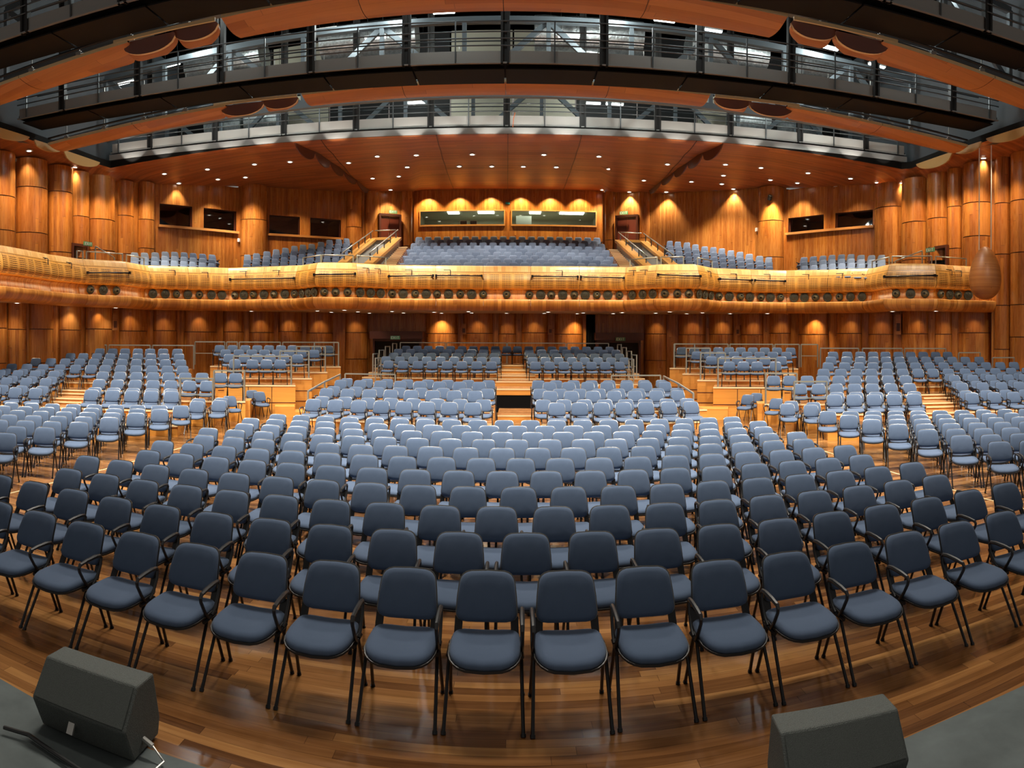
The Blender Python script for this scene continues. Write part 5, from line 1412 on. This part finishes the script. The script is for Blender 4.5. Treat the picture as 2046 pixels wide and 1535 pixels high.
# ------------------------------------------------------------------ stage front: wedge monitors, cloth, cables
def wedge(label, loc, rz, badge):
    r = thing('stage_monitor', label, 'loudspeaker', loc, rz, None)
    w = .34; sec = [(-.13, 0), (-.24, .22), (-.09, .425), (.11, .415), (.20, .10), (.18, 0)]
    mb = MB(); n = len(sec)
    vs = [(-w, y, z) for y, z in sec] + [(w, y, z) for y, z in sec]
    fs = [tuple(range(n - 1, -1, -1)), tuple(range(n, 2 * n))] + [(i, (i + 1) % n, n + (i + 1) % n, n + i) for i in range(n)]
    mb.add(vs, [tuple(reversed(f)) for f in fs]); o = mb.build('cabinet', MONI, r)
    bv = o.modifiers.new('edge', 'BEVEL'); bv.width = .012; bv.segments = 2
    a = Vector((0, -.24, .22)); b = Vector((0, -.09, .425)); d = (b - a).normalized(); nn = Vector((0, -d.z, d.y))
    g = MB(); p = [Vector((sx * (w - .02), 0, 0)) + a.lerp(b, t) + nn * .004 for sx, t in ((-1, .06), (1, .06), (1, .94), (-1, .94))]
    g.add(p + [q + nn * .008 for q in p], [(0, 3, 2, 1), (4, 5, 6, 7), (0, 1, 5, 4), (1, 2, 6, 5), (2, 3, 7, 6), (3, 0, 4, 7)]); g.build('grille', MONG, r)
    if badge:
        g = MB(); q = Vector((-.06, -.195, .12)); g.box(q.x - .022, q.x + .022, q.y - .012, q.y + .004, q.z - .05, q.z + .05, 0, Matrix.Translation(q) @ Matrix.Rotation(-.46, 4, 'X') @ Matrix.Translation(-q)); g.build('badge', SILVER, r)
        g = MB(); g.tube([(w, -.02, .08), (w + .07, -.03, .06)], .016, 8); g.tube([(w + .07, -.03, .06), (w + .16, -.06, .012), (w + .1, -.5, .012)], .007, 6); g.build('plug', SILVER, r)
wedge('dark wedge monitor on the grey cloth at the front left corner', (-2.43, 3.30, .02), .06, True)
wedge('dark wedge monitor at the front right, no badge showing', (1.73, 3.17, .02), -.15, False)
mb = MB(); nx, ny = 90, 16; P = []
for i in range(nx + 1):
    x = -7.5 + 15 * i / nx; row = []
    for j in range(ny + 1):
        v = j / ny; ye = 3.36 + .02 * math.sin(x * 3); y = 1.2 + (ye - 1.2) * v
        z = .008 + (.012 + .014 * math.sin(x * 2.3 + v * 4) * math.sin(v * 9 + x)) * (1 - v ** 6) * .8
        if x > 2.35: z += .05 * math.exp(-((y - (2.55 + .16 * (x - 2.2))) / .055) ** 2) + .035 * math.exp(-((y - (3.05 + .02 * x)) / .04) ** 2)
        row.append(Vector((x, y, max(z, .004))))
    P.append(row)
mb.grid(P, flip=True); e = [r[-1] for r in P]; mb.grid([[Vector((p.x, p.y + .004, 0)) for p in e], e])
o = mb.build('stage_cloth', CLOTH, None, True); tag(o, 'grey-green cloth laid along the stage edge at the bottom corners', 'cloth')
mb = MB(); mb.tube([at_z(10, 1455, .052), at_z(60, 1470, .052), at_z(110, 1505, .052), at_z(170, 1545, .052)], .012, 6)
tag(mb.build('stage_cable', BLACKP, None), 'black cable lying on the cloth beside the corner monitor', 'cable')

# ------------------------------------------------------------------ lights
def lamp(typ, name, loc, energy, col, size=.3, target=None, angle=60, blend=.6, sy=None):
    L = bpy.data.lights.new(name, typ); L.energy = energy; L.color = col
    if typ == 'SPOT': L.spot_size = math.radians(angle); L.spot_blend = blend; L.shadow_soft_size = size
    elif typ == 'AREA':
        L.size = size
        if sy: L.shape = 'RECTANGLE'; L.size_y = sy
    else: L.shadow_soft_size = size
    o = bpy.data.objects.new(name, L); COL.objects.link(o); o.location = loc
    if target is not None: o.rotation_euler = (Vector(target) - Vector(loc)).to_track_quat('-Z', 'Y').to_euler()
    return o
WARM = (1, .74, .45); NEU = (1, .93, .82)
# house lights slung from the catwalks, pointing down at the seats
for x in (-12, -7, -2.4, 2.4, 7, 12): lamp('SPOT', 'house_light', (AX + x, 8.0, 11.0), 4300, NEU, .35, (AX + x * 1.0, 13.5, 0), 92, .9)
for Yc, k, z, e in ((Y1, K2, 10.7, 1650), (Y2, K2, 10.7, 1450), (Y3, K3, 10.4, 1500)):
    for x in (-13, -8, -3, 3, 8, 13):
        y = Yc - k * x * x - .35; lamp('SPOT', 'house_light', (AX + x, y, z - .25), e, NEU, .35, (AX + x * 1.0, y - .8, 0), 95, .8)
# front-of-house lights washing the balcony front from the middle catwalk
for x in (-14, -10, -6, -2, 2, 6, 10, 14):
    y = Y2 - K2 * x * x + .5; lamp('SPOT', 'front_wash', (AX + x, y, 10.45), 1900, (1, .82, .52), .25, (AX + x * 1.02, y + 6.2, 4.9), 42, .9)
# service light in the roof void
for x in (-12, -4, 4, 12):
    for y in (17.5, 23.4, 29.0): lamp('POINT', 'void_lamp', (AX + x + (2 if y < 20 else 0), y, 14.4), 150, (.92, 1, .97), .4)
for x, y in ((680, 40), (1170, 60), (380, 120), (1650, 120)): lamp('POINT', 'void_lamp', at_Y(x, y, 22.5), 120, (.92, 1, .97), .3)
for x in range(-15, 16, 3):
    for dx in (-.75, .75): lamp('SPOT', 'toe_board_light', (AX + x + dx, Y3 - K3 * (x + dx) ** 2 - .55, 10.35), random.choice((10, 26, 34, 40)), (1, .95, .88), .03, (AX + x + dx, Y3 - K3 * (x + dx) ** 2 + .05, 11.25), 88, .4)
# wall washers from the ceiling over the balcony
for x in (851, 915, 979, 1040, 1101, 1161):
    p = at_Y(x, 378, YB - .9); lamp('SPOT', 'booth_washer', (p.x, YB - .62, 11.33), 330, (1, .80, .46), .05, (p.x, YB + .30, 8.2), 100, .6)
washers = [(15, 315), (62, 322), (118, 337), (160, 350), (200, 365), (248, 368), (290, 370), (455, 375), (506, 376), (600, 382), (705, 386), (778, 386), (1250, 388), (1420, 385), (1475, 385), (1610, 375), (1680, 375), (1776, 372), (1828, 366), (1873, 358), (1907, 352), (1953, 342), (2003, 330)]
for x, y in washers:
    p = on_poly(UPP, x, 1.9)
    if p is None: continue
    q = on_poly(UPP, x, -.2); lamp('SPOT', 'wall_washer', (p.x, p.y, p.z - .3), 330, WARM, .12, (q.x, q.y, 5.6), 76, 1.0)
p = on_poly(UPP, 1538, 1.3); q = on_poly(UPP, 1540, 0); lamp('SPOT', 'wall_washer', (p.x, p.y, p.z - .2), 900, (1, .72, .35), .05, (q.x, q.y, 7), 50, .7)
# under-balcony washers
for x in (30, 130, 200, 262, 330, 400, 466, 522, 580, 640, 712, 882, 955, 1014, 1068, 1152, 1310, 1382, 1440, 1503, 1560, 1626, 1697, 1760, 1830, 1886, 1945):
    p = on_poly(LOWP, x, .85); q = on_poly(LOWP, x, -.1)
    if p is None: continue
    e = 150 if 600 < x < 1330 else 150
    if x in (882, 1152, 1626): e = 330
    lamp('SPOT', 'soffit_washer', (p.x, p.y, 3.80), e * .36 if e > 200 else 22, WARM, .05, (q.x, q.y, .8), 95, .9)
for p in SOP: lamp('SPOT', 'soffit_downlight', (p.x, p.y, p.z - .05), 40, NEU, .08, (p.x, p.y, 0), 110, .7)
# ceiling downlights over the balcony seats
for i, p in enumerate(DLP):
    lamp('SPOT', 'ceiling_downlight', (p.x, p.y, p.z - .06), 430 if p.y > 29 else 190, NEU, .1, (p.x, p.y + (1.2 if p.y > 29 else -.6), 0), 88, .6)
# unseen fill lamps added in the recess to brighten the lower lip of the balcony
for i in range(len(BP) - 1):
    a, b = BP[i] - BN[i] * .02, BP[i + 1] - BN[i + 1] * .02; m = (a + b) / 2; L = (b - a).length
    o = lamp('AREA', 'lip_fill_light', (m.x + BN[i].x * .1, m.y + BN[i].y * .1, 4.66), 2.2 * L, (1, .80, .48), L, None, sy=.06)
    o.rotation_euler = (0, 0, math.atan2((b - a).y, (b - a).x))

for x in (-4.5, 0, 4.5): lamp('SPOT', 'stage_fill', (x, 2.6, 10.5), 150, NEU, .3, (x, 3.2, 0), 80, .9)  # added fill lamps that lift the monitors and cloth
for x in (-8, -6, -4.2, -2.5, -.8, .8, 2.5, 4.2, 6, 8): lamp('SPOT', 'back_light', (AX + x, 9.6, 11.0), 720, NEU, .7, (AX + x * .95, 3.1, 0), 42, 1.0)
w = bpy.data.worlds.new('World'); C.world = w; w.use_nodes = True
w.node_tree.nodes['Background'].inputs[0].default_value = (1.0, .93, .85, 1); w.node_tree.nodes['Background'].inputs[1].default_value = .15

# ------------------------------------------------------------------ camera
cd = bpy.data.cameras.new('Camera'); cam = bpy.data.objects.new('Camera', cd); COL.objects.link(cam); C.camera = cam
cd.type = 'PANO'; cd.panorama_type = 'CENTRAL_CYLINDRICAL'
cd.central_cylindrical_range_u_min = (0 - XC) / F; cd.central_cylindrical_range_u_max = (2046 - XC) / F
cd.central_cylindrical_range_v_min = (YH - 1535) / F; cd.central_cylindrical_range_v_max = YH / F; cd.central_cylindrical_radius = 1.0
cam.matrix_world = Matrix.Translation((0, 0, EYE)) @ Matrix.Rotation(-ROLL, 4, 'Y') @ Matrix.Rotation(PI / 2, 4, 'X')
cd.clip_start = .05; cd.clip_end = 200

C.view_settings.view_transform = 'Standard'; C.view_settings.look = 'None'; C.view_settings.exposure = 0.5; C.view_settings.gamma = 1
C.view_settings.use_curve_mapping = False
cy = C.cycles
cy.use_denoising = True; cy.max_bounces = 6; cy.diffuse_bounces = 3; cy.glossy_bounces = 3; cy.transmission_bounces = 4; cy.transparent_max_bounces = 6
cy.caustics_reflective = False; cy.caustics_refractive = False; cy.sample_clamp_indirect = 3.0; cy.use_light_tree = True
try: cy.denoiser = 'OPENIMAGEDENOISE'
except Exception: pass
